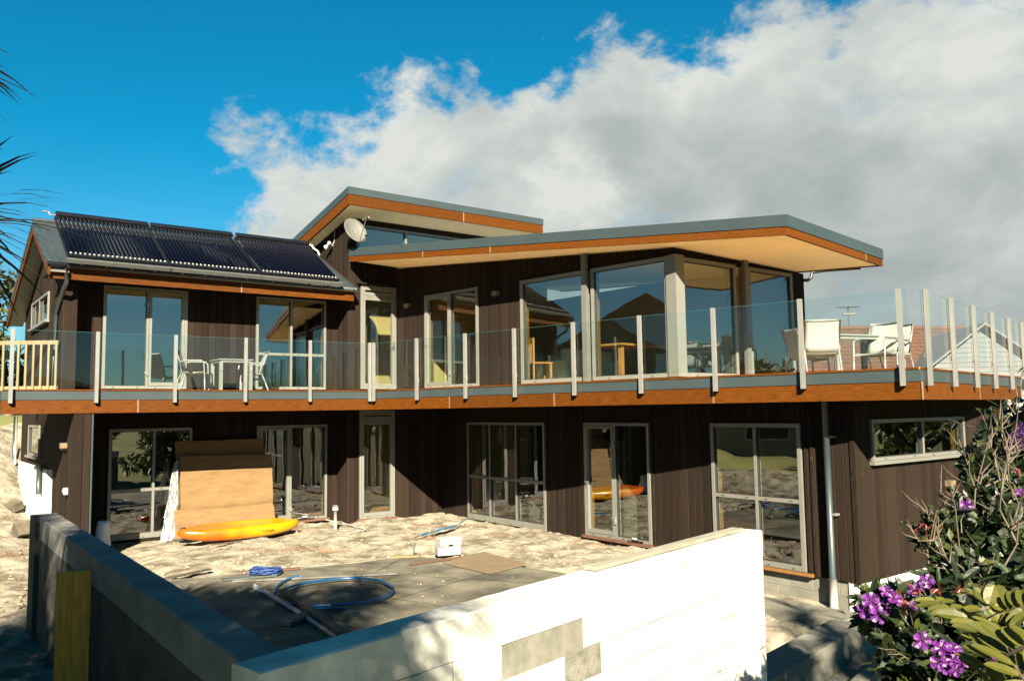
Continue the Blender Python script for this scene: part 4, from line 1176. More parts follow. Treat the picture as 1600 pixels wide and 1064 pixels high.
# ------------------------------------------------------------------ cardboard, wrap, kayak, sack
def sheet(name, corners, mat, label, cat, th=.01, nx=10, ny=10, wob=.01, group=None, seed=0, fold=None):
    """corners: bottom-left, bottom-right, top-right, top-left as (u, v, distance in front of the left wall)"""
    P = []
    for u, v, off in corners:
        p = on_line(u, v, A0 - dB * off, dA); P.append(Vector((p.x, p.y, CZ + ray(u, v).z * p.length / V2(ray(u, v)).length)))
    nn = Vector((dB.x, dB.y, 0)); rows = []
    for j in range(ny + 1):
        t = j / ny; row = []
        for i in range(nx + 1):
            s = i / nx
            p = (P[0] * (1 - s) + P[1] * s) * (1 - t) + (P[3] * (1 - s) + P[2] * s) * t
            w_ = wob * fbm(s * 3 + seed, t * 3, seed)
            if fold: w_ += sum(f_[1] * math.exp(-((t - f_[0]) / .03) ** 2) for f_ in fold)
            row.append(p + nn * w_ + Vector((0, 0, wob * .6 * fbm(s * 5, t * 5, seed + 3))))
        rows.append(row)
    o = MB().grid(rows).build(name, mat, None, I4, False); m = o.modifiers.new('t', 'SOLIDIFY'); m.thickness = th; m.offset = 0
    return tag(o, label, cat, group)
GB = 'flattened cardboard leaning on the left wing'
sheet('cardboard_sheet', [(280, 835, .42), (420, 815, .42), (411, 685, .12), (273, 690, .12)], 'cardboard', 'rearmost tallest cardboard sheet leaning on the wall, its top in shade', 'cardboard', seed=1, group=GB, wob=.02)
sheet('cardboard_sheet', [(283, 838, .60), (428, 818, .60), (424, 709, .28), (281, 713, .28)], 'cardboard', 'middle cardboard sheet leaning on the wall, half in shade and creased across', 'cardboard', seed=4, group=GB, wob=.022, fold=[(.30, .035), (.78, -.02)], ny=24)
sheet('cardboard_sheet', [(274, 842, .78), (431, 823, .78), (428, 790, .62), (272, 797, .62)], 'cardboard', 'low foremost cardboard sheet behind the yellow kayak', 'cardboard', seed=8, group=GB, wob=.018)
glass_mat('clear_wrap', (0.82, 0.84, 0.84), 1.55, 0.18)
n_, l_ = nodes_of(MAT['clear_wrap'])
df = n_.new('ShaderNodeBsdfDiffuse'); df.inputs[0].default_value = (.5, .5, .5, 1)
nz = n_.new('ShaderNodeTexNoise'); nz.inputs['Scale'].default_value = 9; nz.inputs['Detail'].default_value = 5
mr = n_.new('ShaderNodeMapRange'); mr.inputs['From Min'].default_value = .45; mr.inputs['From Max'].default_value = .75; mr.inputs['To Min'].default_value = .12; mr.inputs['To Max'].default_value = .75
l_.new(nz.outputs['Fac'], mr.inputs['Value']); mx2 = n_.new('ShaderNodeMixShader'); out = n_['Material Output']
l_.new(mr.outputs[0], mx2.inputs[0]); l_.new(out.inputs[0].links[0].from_socket, mx2.inputs[1]); l_.new(df.outputs[0], mx2.inputs[2]); l_.new(mx2.outputs[0], out.inputs[0])
sheet('plastic_wrap', [(250, 846, .62), (277, 842, .66), (280, 720, .34), (272, 722, .30)], 'clear_wrap', 'crumpled clear plastic wrap hanging at the left edge of the cardboard', 'plastic wrap', th=.002, nx=14, ny=30, wob=.09, seed=11)

# kayak on the ground in front of the cardboard
def kpt(u, v, off): 
    p = on_line(u, v, A0 - dB * off, dA); return Vector((p.x, p.y, 0))
ka, kb = kpt(276, 852, 1.38), kpt(466, 836, 1.38)
kl = (kb - ka).length; kM = Matrix.Translation((ka + kb) / 2 + Vector((0, 0, .035))) @ Matrix.Rotation(R(37.4), 4, 'Z') @ Matrix.Rotation(R(6), 4, 'X')
kay = add('kayak', None, None, kM); tag(kay, 'yellow and orange plastic kayak lying in front of the cardboard', 'kayak')
m = bpy.data.materials.new('kayak_shell'); n_, l_ = nodes_of(m); b_ = n_['Principled BSDF']; b_.inputs['Roughness'].default_value = .28; b_.inputs['Coat Weight'].default_value = .3
t_ = n_.new('ShaderNodeTexCoord'); sx = n_.new('ShaderNodeSeparateXYZ'); l_.new(t_.outputs['Object'], sx.inputs[0])
nz = n_.new('ShaderNodeTexNoise'); nz.inputs['Scale'].default_value = 2.5; nz.inputs['Detail'].default_value = 4; l_.new(t_.outputs['Object'], nz.inputs['Vector'])
ad = n_.new('ShaderNodeMath'); ad.operation = 'MULTIPLY_ADD'; l_.new(sx.outputs['X'], ad.inputs[0]); ad.inputs[1].default_value = .55; l_.new(nz.outputs['Fac'], ad.inputs[2])
a2 = n_.new('ShaderNodeMath'); a2.operation = 'MULTIPLY_ADD'; l_.new(sx.outputs['Z'], a2.inputs[0]); a2.inputs[1].default_value = 1.1; l_.new(ad.outputs[0], a2.inputs[2])
cr = n_.new('ShaderNodeValToRGB'); l_.new(a2.outputs[0], cr.inputs[0])
cr.color_ramp.elements[0].position = .3; cr.color_ramp.elements[0].color = (.30, .050, .001, 1)
cr.color_ramp.elements[1].position = .9; cr.color_ramp.elements[1].color = (.33, .145, .001, 1)
l_.new(cr.outputs[0], b_.inputs['Base Color']); MAT['kayak_shell'] = m
rows = []
NK = 36
for i in range(NK + 1):
    t = i / NK; x = -kl / 2 + kl * t
    e = 1 - abs(2 * t - 1) ** 2.6
    wv = .015 + .33 * e ** .62; hh = .06 + .23 * e ** .45
    zc = .15 + .06 * abs(2 * t - 1) ** 3
    row = []
    for k in range(24):
        a = 2 * math.pi * k / 24; ca, sa = math.cos(a), math.sin(a)
        y = wv * math.copysign(abs(ca) ** .75, ca); z = hh * .5 * math.copysign(abs(sa) ** .7, sa)
        if sa > .5: z -= .035 * e * math.cos(ca * 2.2)       # shallow dished upper face
        if sa > .2 and abs(ca) > .55: z += .02 * e
        row.append((x, y, zc + z))
    rows.append(row)
m = MB().grid(rows, close=True); k = len(m.v)
m.f.append(tuple(range(23, -1, -1))); m.f.append(tuple(k - 24 + q for q in range(24)))
m.build('hull', 'kayak_shell', kay, kM, True)
for x in (-kl / 2 + .1, kl / 2 - .1):
    MB().tube([(x - .05, 0, .27), (x - .04, 0, .30), (x + .04, 0, .30), (x + .05, 0, .27)], .012, 6).build('grab_handle', 'black_plastic', kay, kM)
# dark decal strokes on the flank
m = MB()
for c in range(2):
    x0 = (.02 if c == 0 else .30)
    for k in range(9):
        x = x0 + k * .028; y = -.318 + .003 * k
        m.beam((x, -.336, .165 + .018 * math.sin(k * 1.9)), (x + .030, -.337, .172 + .018 * math.sin(k * 1.9 + 1.2)), .004, .012)
m.build('decal', 'black_plastic', kay, kM)
# white sack by the left window
sk = kpt(158, 846, .40); sM = Matrix.Translation((sk.x, sk.y, -.02)) @ Matrix.Rotation(R(30), 4, 'Z')
rows = []
for i in range(15):
    t = i / 14; z = .50 * t
    a_, b_ = .14 * (1 - .35 * t) + .02, .10 * (1 - .5 * t) + .02
    if i == 14: a_, b_ = .09, .012
    rows.append([(a_ * math.cos(q) * (1 + .12 * fbm(math.cos(q) * 2, z * 6, 2)) + .03 * t, b_ * math.sin(q) * (1 + .18 * fbm(math.sin(q) * 2, z * 7, 5)), z + .03 * fbm(math.cos(q) * 2, t * 3, 8)) for q in [2 * math.pi * k / 20 for k in range(20)]])
m = MB().grid(rows, close=True); m.f.append(tuple(range(19, -1, -1))); k = len(m.v); m.f.append(tuple(k - 20 + q for q in range(20)))
tag(m.build('sack', 'sack', None, sM, True), 'white woven sack standing beside the left ground-floor window', 'sack')

# ------------------------------------------------------------------ things lying about the courtyard
def G(u, v, z=.045): return atz(u, v, z)
def plank(name, a, b, w, h, mat, label, z=.05, group='loose timber in the courtyard', cat='plank'):
    p, q = G(*a, z), G(*b, z); p.z = q.z = z + h / 2 + .004
    o = MB().beam(p, q, w, h).build(name, mat, None, I4); bevel(o, min(.004, h * .2), 1); return tag(o, label, cat, group)
plank('plank', (364, 909), (620, 897), .10, .022, 'concrete', 'long pale grey plank lying behind the blue pipe ring')
plank('plank', (346, 907), (432, 899), .16, .02, 'green_timber', 'greenish board by the left edge of the pad, under the rope coil')
plank('plank', (420, 893), (468, 889), .09, .025, 'red_timber', 'short reddish plank beside the blue rope coil')
plank('plank', (441, 925), (537, 994), .10, .045, 'old_timber', 'dark heavy plank lying across the white pipe', z=.10)
plank('plank', (447, 978), (487, 960), .16, .05, 'green_timber', 'short thick greenish offcut beside the dark plank', z=.06)
plank('plank', (641, 883), (722, 872), .05, .03, 'red_timber', 'narrow reddish batten in front of the stacked concrete blocks')
plank('plank', (258, 905), (328, 890), .10, .02, 'old_timber', 'thin tan offcut on the earth by the shaded wall')
plank('plank', (330, 852), (378, 846), .06, .02, 'old_timber', 'thin stick on the earth in front of the kayak', z=.03)
pts = [G(u, v) for u, v in [(692, 881), (766, 898), (823, 883), (757, 864)]]
o = MB().prism([(p.x, p.y, .056) for p in pts], [(p.x, p.y, .074) for p in pts]).build('plywood_sheet', 'plywood', None, I4)
tag(o, 'tan plywood sheet lying on the pad beyond the sunlit wall', 'plywood sheet')
# pipes
def path_px(pts, z, zoom=(350, 800, 4)):
    return [G(zoom[0] + x / zoom[2], zoom[1] + y / zoom[2], z) for x, y in pts]
def smooth_path(p, k=4):
    out = []
    for i in range(len(p) - 1):
        a, b, c, d = p[max(i - 1, 0)], p[i], p[i + 1], p[min(i + 2, len(p) - 1)]
        for j in range(k):
            t = j / k
            out.append(.5 * ((2 * b) + (c - a) * t + (2 * a - 5 * b + 4 * c - d) * t * t + (3 * b - a - 3 * c + d) * t ** 3))
    return out + [p[-1]]
m = MB()
m.tube(smooth_path(path_px([(475, 398), (400, 418), (335, 460), (315, 505), (350, 545), (430, 575), (560, 597), (660, 600), (770, 602)], .075)), .018, 8)
m.tube(smooth_path(path_px([(315, 506), (345, 492), (450, 455), (600, 428), (800, 412), (960, 425), (1040, 460), (1058, 490), (1000, 530), (860, 565), (700, 578), (520, 583), (420, 570)], .10)), .018, 8)
tag(m.build('water_pipe', 'blue_pipe', None, I4, True), 'ring of blue plastic water pipe lying on the concrete pad', 'pipe')
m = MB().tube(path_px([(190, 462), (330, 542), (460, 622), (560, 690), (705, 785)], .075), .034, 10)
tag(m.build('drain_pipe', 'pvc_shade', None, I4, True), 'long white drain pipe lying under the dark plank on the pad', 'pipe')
m = MB(); c = G(415, 897, .06); pth = []
for k in range(150):
    t = k / 150; a = t * 2 * math.pi * 7; r_ = .19 + .05 * math.sin(k * .7)
    pth.append(c + Vector((r_ * math.cos(a), r_ * math.sin(a) * .9, .02 + .07 * t + .01 * math.sin(a * 3))))
tag(m.tube(pth, .011, 5).build('rope_coil', 'blue_rope', None, I4, True), 'small coil of blue rope at the far edge of the pad', 'rope')
m = MB(); pth = smooth_path([G(u, v, .07 + .02 * math.sin(u)) for u, v in [(648, 841), (672, 834), (692, 828), (712, 824), (722, 818), (729, 813)]], 5)
rows = []
for i, p in enumerate(pth):
    ww = .03 + .07 * math.sin(math.pi * i / len(pth)) ; rows.append([p + Vector((ww * (-.2), ww * (j - 2) / 2, .025 * fbm(i * .4, j * .9, 3) + .02)) for j in range(5)])
o = m.grid(rows).build('blue_film', 'blue_film', None, I4); o.modifiers.new('t', 'SOLIDIFY').thickness = .003
tag(o, 'crumpled strip of bright blue film on the earth near the inner corner', 'plastic film')
m = MB().tube([G(482 - 350 + 350, 803, .05), G(500, 810, .05), G(540, 818, .05), G(572, 827, .05)], .014, 6).tube([G(572, 827, .05), G(545, 834, .05)], .014, 6)
tag(m.build('edge_trim', 'white_plastic', None, I4), 'bent white edge trim lying in a vee on the pale earth', 'trim')
# vent pipe with cap
p = G(524, 826, .02)
vp = empty('vent_pipe', (p.x, p.y, 0)); tag(vp, 'short upright white vent pipe with a wide cap near the wall step', 'pipe')
hgt = aty(524, 797, p.y).z
MB().tube([(0, 0, -.1), (0, 0, hgt)], .035, 12).build('pipe', 'pvc_white', vp, None, True)
MB().tube([(0, 0, hgt), (0, 0, hgt + .10)], .065, 12).build('cap', 'pvc_white', vp, None, True)
# two stacked concrete blocks and offcuts
for k, (u, v, z, dz, rz, lab) in enumerate([(699, 868, .05, .14, 20, 'lower of two pale concrete blocks stacked on the pad edge'), (700, 868, .195, .15, 33, 'upper of two pale concrete blocks stacked on the pad edge')]):
    p = G(u, v, .05); M = Matrix.Translation((p.x, p.y + .12, z)) @ Matrix.Rotation(R(rz), 4, 'Z')
    m = MB().box(-.20, .20, -.10, .10, 0, dz)
    if k: m = MB().box(-.20, .20, -.10, .10, .03, dz).box(-.20, -.04, -.09, .09, 0, .029).box(.05, .20, -.09, .09, 0, .029)
    tag(bevel(m.build('concrete_block', 'paint_white', None, M), .008), lab, 'concrete block', 'blocks on the pad edge')
p = G(647, 864, .04); tag(MB().tube([(0, 0, 0), (0, 0, .13)], .02, 8).tube([(0, 0, .13), (.02, 0, .17)], .028, 8).build('tap_stub', 'steel_grey', None, Matrix.Translation(p)), 'small grey pipe stub standing at the edge of the pad', 'pipe')
tag(bevel(MB().box(-.24, .24, -.04, .04, 0, .035).build('pine_offcut', 'treated_pine', None, Matrix.Translation(G(632, 871, .05)) @ Matrix.Rotation(R(10), 4, 'Z')), .004, 1), 'short pale offcut beside the pipe stub', 'offcut')
# gear left on the door sills
def clutter(w, s, z, label):
    M = w.M @ Matrix.Translation((s, -.085, z)); o = add('tool_bundle', None, None, M); tag(o, label, 'tools')
    MB().tube([(-.16, 0, .02), (-.05, -.01, .03), (.08, .01, .02), (.20, 0, .03)], .014, 6).build('cord', 'black_plastic', o, M, True)
    MB().tube([(-.1, -.02, .02), (-.02, .02, .05), (.1, -.01, .03)], .016, 6).build('grip', 'black_plastic', o, M, True)
    bevel(MB().box(-.07, .05, -.02, .03, .045, .085).build('rag', 'white_plastic', o, M), .02)
clutter(wAl, b0 + (b1 - b0) * .68, .09, 'black tools and a white rag on the sill of the ground-floor door by the cardboard')
clutter(wB1, i0 + (i1 - i0) * .78, .09, 'black tools and a white rag on the sill of the right wing ground-floor door')

# ------------------------------------------------------------------ rubble and stones
m = MB()
def stone(m, c, r_, seed, flat=.7):
    b = len(m.v); import itertools
    t = (1 + 5 ** .5) / 2
    vs = [(-1, t, 0), (1, t, 0), (-1, -t, 0), (1, -t, 0), (0, -1, t), (0, 1, t), (0, -1, -t), (0, 1, -t), (t, 0, -1), (t, 0, 1), (-t, 0, -1), (-t, 0, 1)]
    fs = [(0, 11, 5), (0, 5, 1), (0, 1, 7), (0, 7, 10), (0, 10, 11), (1, 5, 9), (5, 11, 4), (11, 10, 2), (10, 7, 6), (7, 1, 8), (3, 9, 4), (3, 4, 2), (3, 2, 6), (3, 6, 8), (3, 8, 9), (4, 9, 5), (2, 4, 11), (6, 2, 10), (8, 6, 7), (9, 8, 1)]
    rnd = random.Random(seed); sx_, sy_ = rnd.uniform(.7, 1.3), rnd.uniform(.7, 1.3); a = rnd.uniform(0, 6.3)
    for v in vs:
        k = r_ / 1.9 * rnd.uniform(.72, 1.25); x, y, z = v[0] * k * sx_, v[1] * k * sy_, v[2] * k * flat
        m.v.append((c[0] + x * math.cos(a) - y * math.sin(a), c[1] + x * math.sin(a) + y * math.cos(a), c[2] + z))
    m.f += [(b + i, b + j, b + k) for i, j, k in fs]
rnd = random.Random(3)
def earth_z(x, y):
    fx = (x - X0) / (X1 - X0) * NX; fy = (y - Y0) / (Y1 - Y0) * NY; i, j = int(fx), int(fy)
    if not (0 <= i < NX and 0 <= j < NY): return gh(x, y)
    return earth.data.vertices[j * (NX + 1) + i].co.z
cnt = 0
for _ in range(9000):
    if cnt > 1500: break
    if rnd.random() < .72: u, v = rnd.uniform(150, 1080), rnd.uniform(808, 915)
    elif rnd.random() < .6: u, v = rnd.uniform(0, 70), rnd.uniform(740, 960)
    else: u, v = rnd.uniform(1195, 1370), rnd.uniform(900, 1010)
    p = atz(u, v, 0); x, y = p.x, p.y
    if inside((x, y), slab) or inside((x, y), [V2(q) for q in inn]): continue
    if fbm(x * .8, y * .8, 9) < -.15 and rnd.random() < .7: continue
    r_ = .010 + .030 * rnd.random() ** 4
    stone(m, (x, y, earth_z(x, y) + r_ * .25), r_, cnt); cnt += 1
for _ in range(45):          # crumbs on the pad
    u, v = rnd.uniform(270, 900), rnd.uniform(885, 990); p = atz(u, v, .045)
    if inside((p.x, p.y), slab): stone(m, (p.x, p.y, .05), rnd.uniform(.008, .02), cnt); cnt += 1
o = m.build('rubble', 'rubble', None, I4); tag(o, 'pale crumbs of stone and clay strewn over the bare earth', 'rubble', kind='stuff')
rocks = [(28, 775, .26, 'grey slab-like lump of broken concrete at the far left edge'), (12, 752, .22, 'dark broken concrete lump highest of the pile at the left edge'), (38, 795, .2, 'tan broken lump leaning in the pile at the left edge'),
         (46, 830, .30, 'large pale broken block just left of the wall pier'), (22, 812, .2, 'smaller broken lump in front of the pile at the left edge'), (1326, 938, .16, 'grey concrete offcut at the foot of the right corner')]
for k, (u, v, r_, lab) in enumerate(rocks):
    z = .25 if u < 100 else -.3; p = atz(u, v, z); mm = MB(); 
    x, y = p.x, p.y
    mm.box(-r_, r_, -r_ * .7, r_ * .6, -r_ * .5, r_ * .45); rn = random.Random(k)
    mm.v = [tuple(c * rn.uniform(.75, 1.2) for c in v_) for v_ in mm.v]
    M = Matrix.Translation((x, y, earth_z(x, y) + r_ * .35)) @ Matrix.Rotation(rn.uniform(0, 3), 4, 'Z') @ Matrix.Rotation(rn.uniform(-.4, .4), 4, 'X')
    tag(bevel(mm.build('concrete_lump', 'rock', None, M), .015, 2), lab, 'concrete lump', 'broken concrete lumps')

# ------------------------------------------------------------------ low kerbed bed at the bottom right
zk = -.22
kin = [(1196, 1058), (1253, 1031), (1290, 1000), (1348, 965), (1270, 952), (1196, 957)]
kp = [V2(atz(u, v, zk)) for u, v in [(1150, 1075), (1196, 1052), (1262, 1020), (1352, 968)]]
def kerb(name, a, b, w, z0, z1, label):
    wk = Wall(a, b); o = MB().box(0, wk.L, 0, w, z0, z1).build(name, 'foundation', None, wk.M); bevel(o, .012); return tag(o, label, 'kerb', 'concrete kerbs of the low bed')
ka_, kb_, kc_ = V2(atz(1170, 1082, zk)), V2(atz(1352, 975, zk)), V2(atz(1180, 945, zk))
kerb('concrete_kerb', ka_, kb_, .42, -.75, zk, 'long concrete kerb running up to the flowering bush, right of the wall end')
kerb('concrete_kerb', kb_ + (kc_ - kb_).normalized() * .02 + Vector((-.16, .20)), kc_ + Vector((-.1, .2)), -.52, -.75, zk - .004, 'far concrete kerb of the low bed below the right wing')
m = MB().prism([(*ka_, -.8), (*kb_, -.8), (*(kb_ + Vector((2.5, -.5))), -.8), (*(ka_ + Vector((2.8, -2.0))), -.8)], [(*ka_, -.55), (*kb_, -.55), (*(kb_ + Vector((2.5, -.5))), -.55), (*(ka_ + Vector((2.8, -2.0))), -.55)])
st = struct(m.build('path', 'concrete', None, I4))
wk = Wall(ka_ + Vector((.55, -.35)), kb_ + Vector((.35, -.2)))
tag(bevel(MB().box(0.2, wk.L, 0, .16, -.56, -.42).build('concrete_step', 'concrete', None, wk.M), .01), 'low concrete step edge below the long kerb', 'step')
# white plinth block beside the corner
p = atz(1372, 925, -.1); pM = Matrix.Translation((5.25, 11.25, -.42)) @ Matrix.Rotation(R(37.4), 4, 'Z')
tag(bevel(MB().box(0, 2.2, -.25, 0, 0, .33).build('plinth_wall', 'foundation', None, pM), .01), 'low block plinth along the foot of the right end wall', 'wall')

# ------------------------------------------------------------------ plants
def rvec(rn): 
    while True:
        v = Vector((rn.uniform(-1, 1), rn.uniform(-1, 1), rn.uniform(-1, 1)))
        if .05 < v.length < 1: return v.normalized()
def leaf(m, p, d, up, L, W, droop=.2, seg=2):
    """a folded leaf of a few faces"""
    d = d.normalized(); s = d.cross(up)
    if s.length < .05: s = d.cross(Vector((1, 0, .3)))
    s.normalize(); n = s.cross(d)
    i = len(m.v); q1 = p + d * L * .45 - n * L * .04; q2 = p + d * L - n * L * droop
    m.v += [tuple(p), tuple(q1 + s * W / 2 + n * W * .15), tuple(q1), tuple(q1 - s * W / 2 + n * W * .15), tuple(q2)]
    m.f += [(i, i + 1, i + 2), (i, i + 2, i + 3), (i + 1, i + 4, i + 2), (i + 2, i + 4, i + 3)]
def oval(m, p, d, up, L, W):
    """a blunt oblong leaflet"""
    d = d.normalized(); s = d.cross(up).normalized(); n = s.cross(d); i = len(m.v)
    st = [(0, .12), (.18, .78), (.45, 1.0), (.72, .92), (.92, .55)]
    for t, w in st:
        c = p + d * L * t - n * L * .16 * t * t
        m.v += [tuple(c - s * W * w / 2 + n * W * .12), tuple(c), tuple(c + s * W * w / 2 + n * W * .12)]
    m.v.append(tuple(p + d * L - n * L * .16))
    for k in range(4):
        a = i + 3 * k; m.f += [(a, a + 1, a + 4, a + 3), (a + 1, a + 2, a + 5, a + 4)]
    a = i + 12; m.f += [(a, a + 1, a + 3), (a + 1, a + 2, a + 3)]
def strap(m, p, d, L, W, bend):
    d = d.normalized(); s = d.cross(Vector((0, 0, 1)))
    if s.length < .1: s = d.cross(Vector((1, 0, 0)))
    s.normalize(); i = len(m.v); n = 5; q = p.copy(); dd = d.copy()
    for k in range(n + 1):
        t = k / n; w = W * (1 - t ** 2.2) * (.6 + .4 * min(1, t * 4)) + .001
        m.v += [tuple(q - s * w / 2), tuple(q + s * w / 2)]
        dd = (dd + Vector((0, 0, -bend / n))).normalized(); q = q + dd * L / n
    m.f += [(i + 2 * k, i + 2 * k + 1, i + 2 * k + 3, i + 2 * k + 2) for k in range(n)]
def cabbage_tree(name, base, heads, label, nl=70, L=.75, rn=None, W=.035):
    rn = rn or random.Random(5); base = Vector(base)
    root = empty(name, base); tag(root, label, 'tree')
    m = MB(); cen = sum((Vector(h[0]) for h in heads), Vector()) / len(heads); fork = base.lerp(cen, .55)
    m.tube([base - Vector((0, 0, .4)), base.lerp(fork, .5) + Vector((.08, .03, 0)), fork], [.16, .13, .11], 9)
    for h, s in heads:
        h = Vector(h); mid = fork.lerp(h, .5) + Vector((0, 0, -.15)); m.tube([fork, mid, h], [.10, .07, .06], 7)
    m.build('trunk', 'bark', root, I4, True)
    for h, s in heads:
        m = MB()
        for k in range(nl):
            d = rvec(rn); d.z = d.z * .8 + .25
            strap(m, Vector(h) + d * .06, d, L * s * rn.uniform(.75, 1.1), W * s ** .5, rn.uniform(.3, 1.2))
        for k in range(nl // 4):       # dead skirt
            d = rvec(rn); d.z = -abs(d.z) - .5
            strap(m, Vector(h) - Vector((0, 0, .1)) + d * .05, d, L * s * .7, W * .8, .5)
        m.build('crown', 'leaf_strap', root, I4)
    return root
# at the left edge of the picture: two of its heads reach into view
ct = cabbage_tree('cabbage_tree', (-3.5, 3.9, 0.0), [(aty(-84, 352, 3.9), .95), (aty(-140, 85, 4.0), .95), ((-3.75, 3.7, 4.0), 1.0), ((-3.9, 4.7, 3.9), 1.0), ((-3.2, 2.8, 4.3), 1.0)],
             'cabbage tree at the left edge, dark strap leaves reaching into the sky', 95, .62)
# a bigger one behind the camera, whose broken shade lies over the near courtyard
rn = random.Random(21); hs = []
for k in range(30):
    while True:
        x, y, z = rn.uniform(-1, 1), rn.uniform(-1, 1), rn.uniform(-1, 1)
        if x * x + y * y + z * z < 1: break
    hs.append(((-2.75 + 2.45 * x, -3.0 + 1.5 * y, 6.15 + 2.5 * z), 1.0))
for k in range(13): hs.append(((rn.uniform(-2.6, -.15), -3.0 + rn.uniform(-.8, .8), rn.uniform(4.3, 6.1)), 1.0))
for k in range(9): hs.append(((rn.uniform(-1.0, .0), -3.0 + rn.uniform(-.7, .7), rn.uniform(4.4, 5.8)), 1.0))
for k in range(9): hs.append(((rn.uniform(-5.0, -3.5), -3.0 + rn.uniform(-.7, .7), rn.uniform(6.6, 9.0)), 1.0))
for k in range(9): hs.append(((rn.uniform(-2.8, -.6), -3.0 + rn.uniform(-.7, .7), rn.uniform(7.2, 8.6)), 1.0))
for k in range(9): hs.append(((rn.uniform(-3.4, -.6), -3.0 + rn.uniform(-.8, .8), rn.uniform(6.9, 8.7)), 1.0))
cabbage_tree('cabbage_tree', (-2.9, -3.2, -.4), hs, 'many-headed cabbage tree behind the viewpoint whose shade falls on the courtyard walls', 78, .85, rn, .05)
hs = []
for k in range(11):
    hs.append(((4.25 + rn.uniform(-1.0, 1.1), -.8 + rn.uniform(-.8, .8), 5.95 + rn.uniform(-.75, .75)), .9))
cabbage_tree('cabbage_tree', (4.2, -.9, -.4), hs, 'smaller cabbage tree right of the viewpoint, shading the low bed', 60, .7, rn, .045)

def leafy_tree(name, base, crown, radii, n, leafsize, mat, label, seed, group=None, clumps=26, trunk=.2, cat='tree'):
    rn = random.Random(seed); base = Vector(base); crown = Vector(crown); root = empty(name, base); tag(root, label, cat, group)
    t = MB(); t.tube([base - Vector((0, 0, .3)), base.lerp(crown, .5) + Vector((rn.uniform(-.2, .2), 0, 0)), crown], [trunk, trunk * .75, trunk * .35], 8)
    cs = []
    for k in range(clumps):
        while True:
            v = Vector((rn.uniform(-1, 1), rn.uniform(-1, 1), rn.uniform(-1, 1)))
            if .35 < v.length < 1: break
        c = crown + Vector((v.x * radii[0], v.y * radii[1], v.z * radii[2])); cs.append((c, rn.uniform(.2, .38) * min(radii)))
        t.tube([base.lerp(crown, rn.uniform(.5, .95)), (c + crown) / 2 + Vector((0, 0, -.1)), c], [trunk * .3, trunk * .2, trunk * .08], 5)
    t.build('trunk', 'bark', root, I4, True)
    m = MB()
    for k in range(n):
        c, r_ = rn.choice(cs); v = rvec(rn) * r_ * rn.random() ** .4
        v.z *= .8; d = (v.normalized() + rvec(rn) * .7)
        leaf(m, c + v, d, rvec(rn), leafsize * rn.uniform(.7, 1.3), leafsize * rn.uniform(.35, .55))
    m.build('crown', mat, root, I4)
    return root
GT = 'trees behind the house on the left'
p = aty(2, 440, 30); leafy_tree('leafy_tree', (p.x - 1.2, 30, 0.5), (p.x - 1.2, 30, 6.6), (1.9, 1.8, 2.3), 2600, .30, 'leaf_yellow', 'yellow-green tree behind the left gable at the picture edge', 31, GT)
p = aty(5, 505, 34); leafy_tree('leafy_tree', (p.x - 1.0, 34, 1.0), (p.x - 1.0, 34, 4.9), (2.6, 2.0, 1.6), 2200, .32, 'leaf_mid', 'low green tree under the left gable eave at the picture edge', 33, GT)

# --- flowering bush at the lower right, near the camera
bush = empty('flowering_bush', (2.75, 4.1, -.4))
tag(bush, 'dark green bush with purple flowers and bare pale twigs filling the lower right corner', 'bush')
rn = random.Random(12)
stems = MB(); tips = []
def twig(p, d, L, r_, depth, bare):
    q = p.copy(); path = [q.copy()]; n = 4
    for k in range(n):
        d = (d + rvec(rn) * .22 + Vector((0, 0, .04))).normalized(); q = q + d * L / n; path.append(q.copy())
        if depth > 0 and k >= 1 and rn.random() < .8:
            twig(q, (d + rvec(rn) * .85).normalized(), L * rn.uniform(.5, .75), r_ * .6, depth - 1, bare)
        if depth <= 1: tips.append((q.copy(), d.copy(), bare))
    stems.tube(path, [r_ * (1 - .16 * k) for k in range(n + 1)], 5)
targets = []                     # where the foliage masses stand in the photograph
for u, v, y, s in [(1585, 720, 5.2, .26), (1570, 760, 5.0, .26), (1590, 800, 4.7, .30), (1545, 800, 4.6, .16), (1555, 860, 4.4, .28), (1490, 850, 4.4, .14), (1470, 830, 4.4, .08), (1590, 930, 4.2, .34),
                   (1405, 965, 3.9, .15), (1440, 1000, 3.7, .16), (1370, 952, 4.0, .09), (1480, 960, 3.9, .22), (1430, 1045, 3.6, .15), (1500, 1040, 3.6, .22), (1560, 1020, 3.7, .28), (1600, 690, 5.2, .28), (1530, 930, 4.1, .24), (1600, 1050, 3.5, .25)]:
    targets.append((aty(u, v, y), s))
leaves = MB(); brights = MB()
bp = Vector((2.9, 4.2, -.4))
for c, s in targets:
    b0_ = bp + Vector((rn.uniform(-.4, .5), rn.uniform(-.3, .4), 0))
    mid = b0_.lerp(c, .55) + rvec(rn) * .12
    stems.tube([b0_, mid, c], [.022, .015, .008], 6)
    for k in range(7):
        d = rvec(rn); d.z = abs(d.z) * .7 + .1; twig(c + rvec(rn) * s * .3, d, s * .8, .005, 1, False)
    for k in range(int(1350 * s)):
        v = rvec(rn) * s * rn.random() ** .45; v.z *= .9
        d = v.normalized() * .6 + rvec(rn) + Vector((0, 0, .2))
        (leaves if rn.random() < .80 else brights).v
        oval(leaves if rn.random() < .72 else brights, c + v, d, Vector((rn.uniform(-.5, .5), rn.uniform(-.8, .2), 1)).normalized(), rn.uniform(.05, .115), rn.uniform(.03, .055))
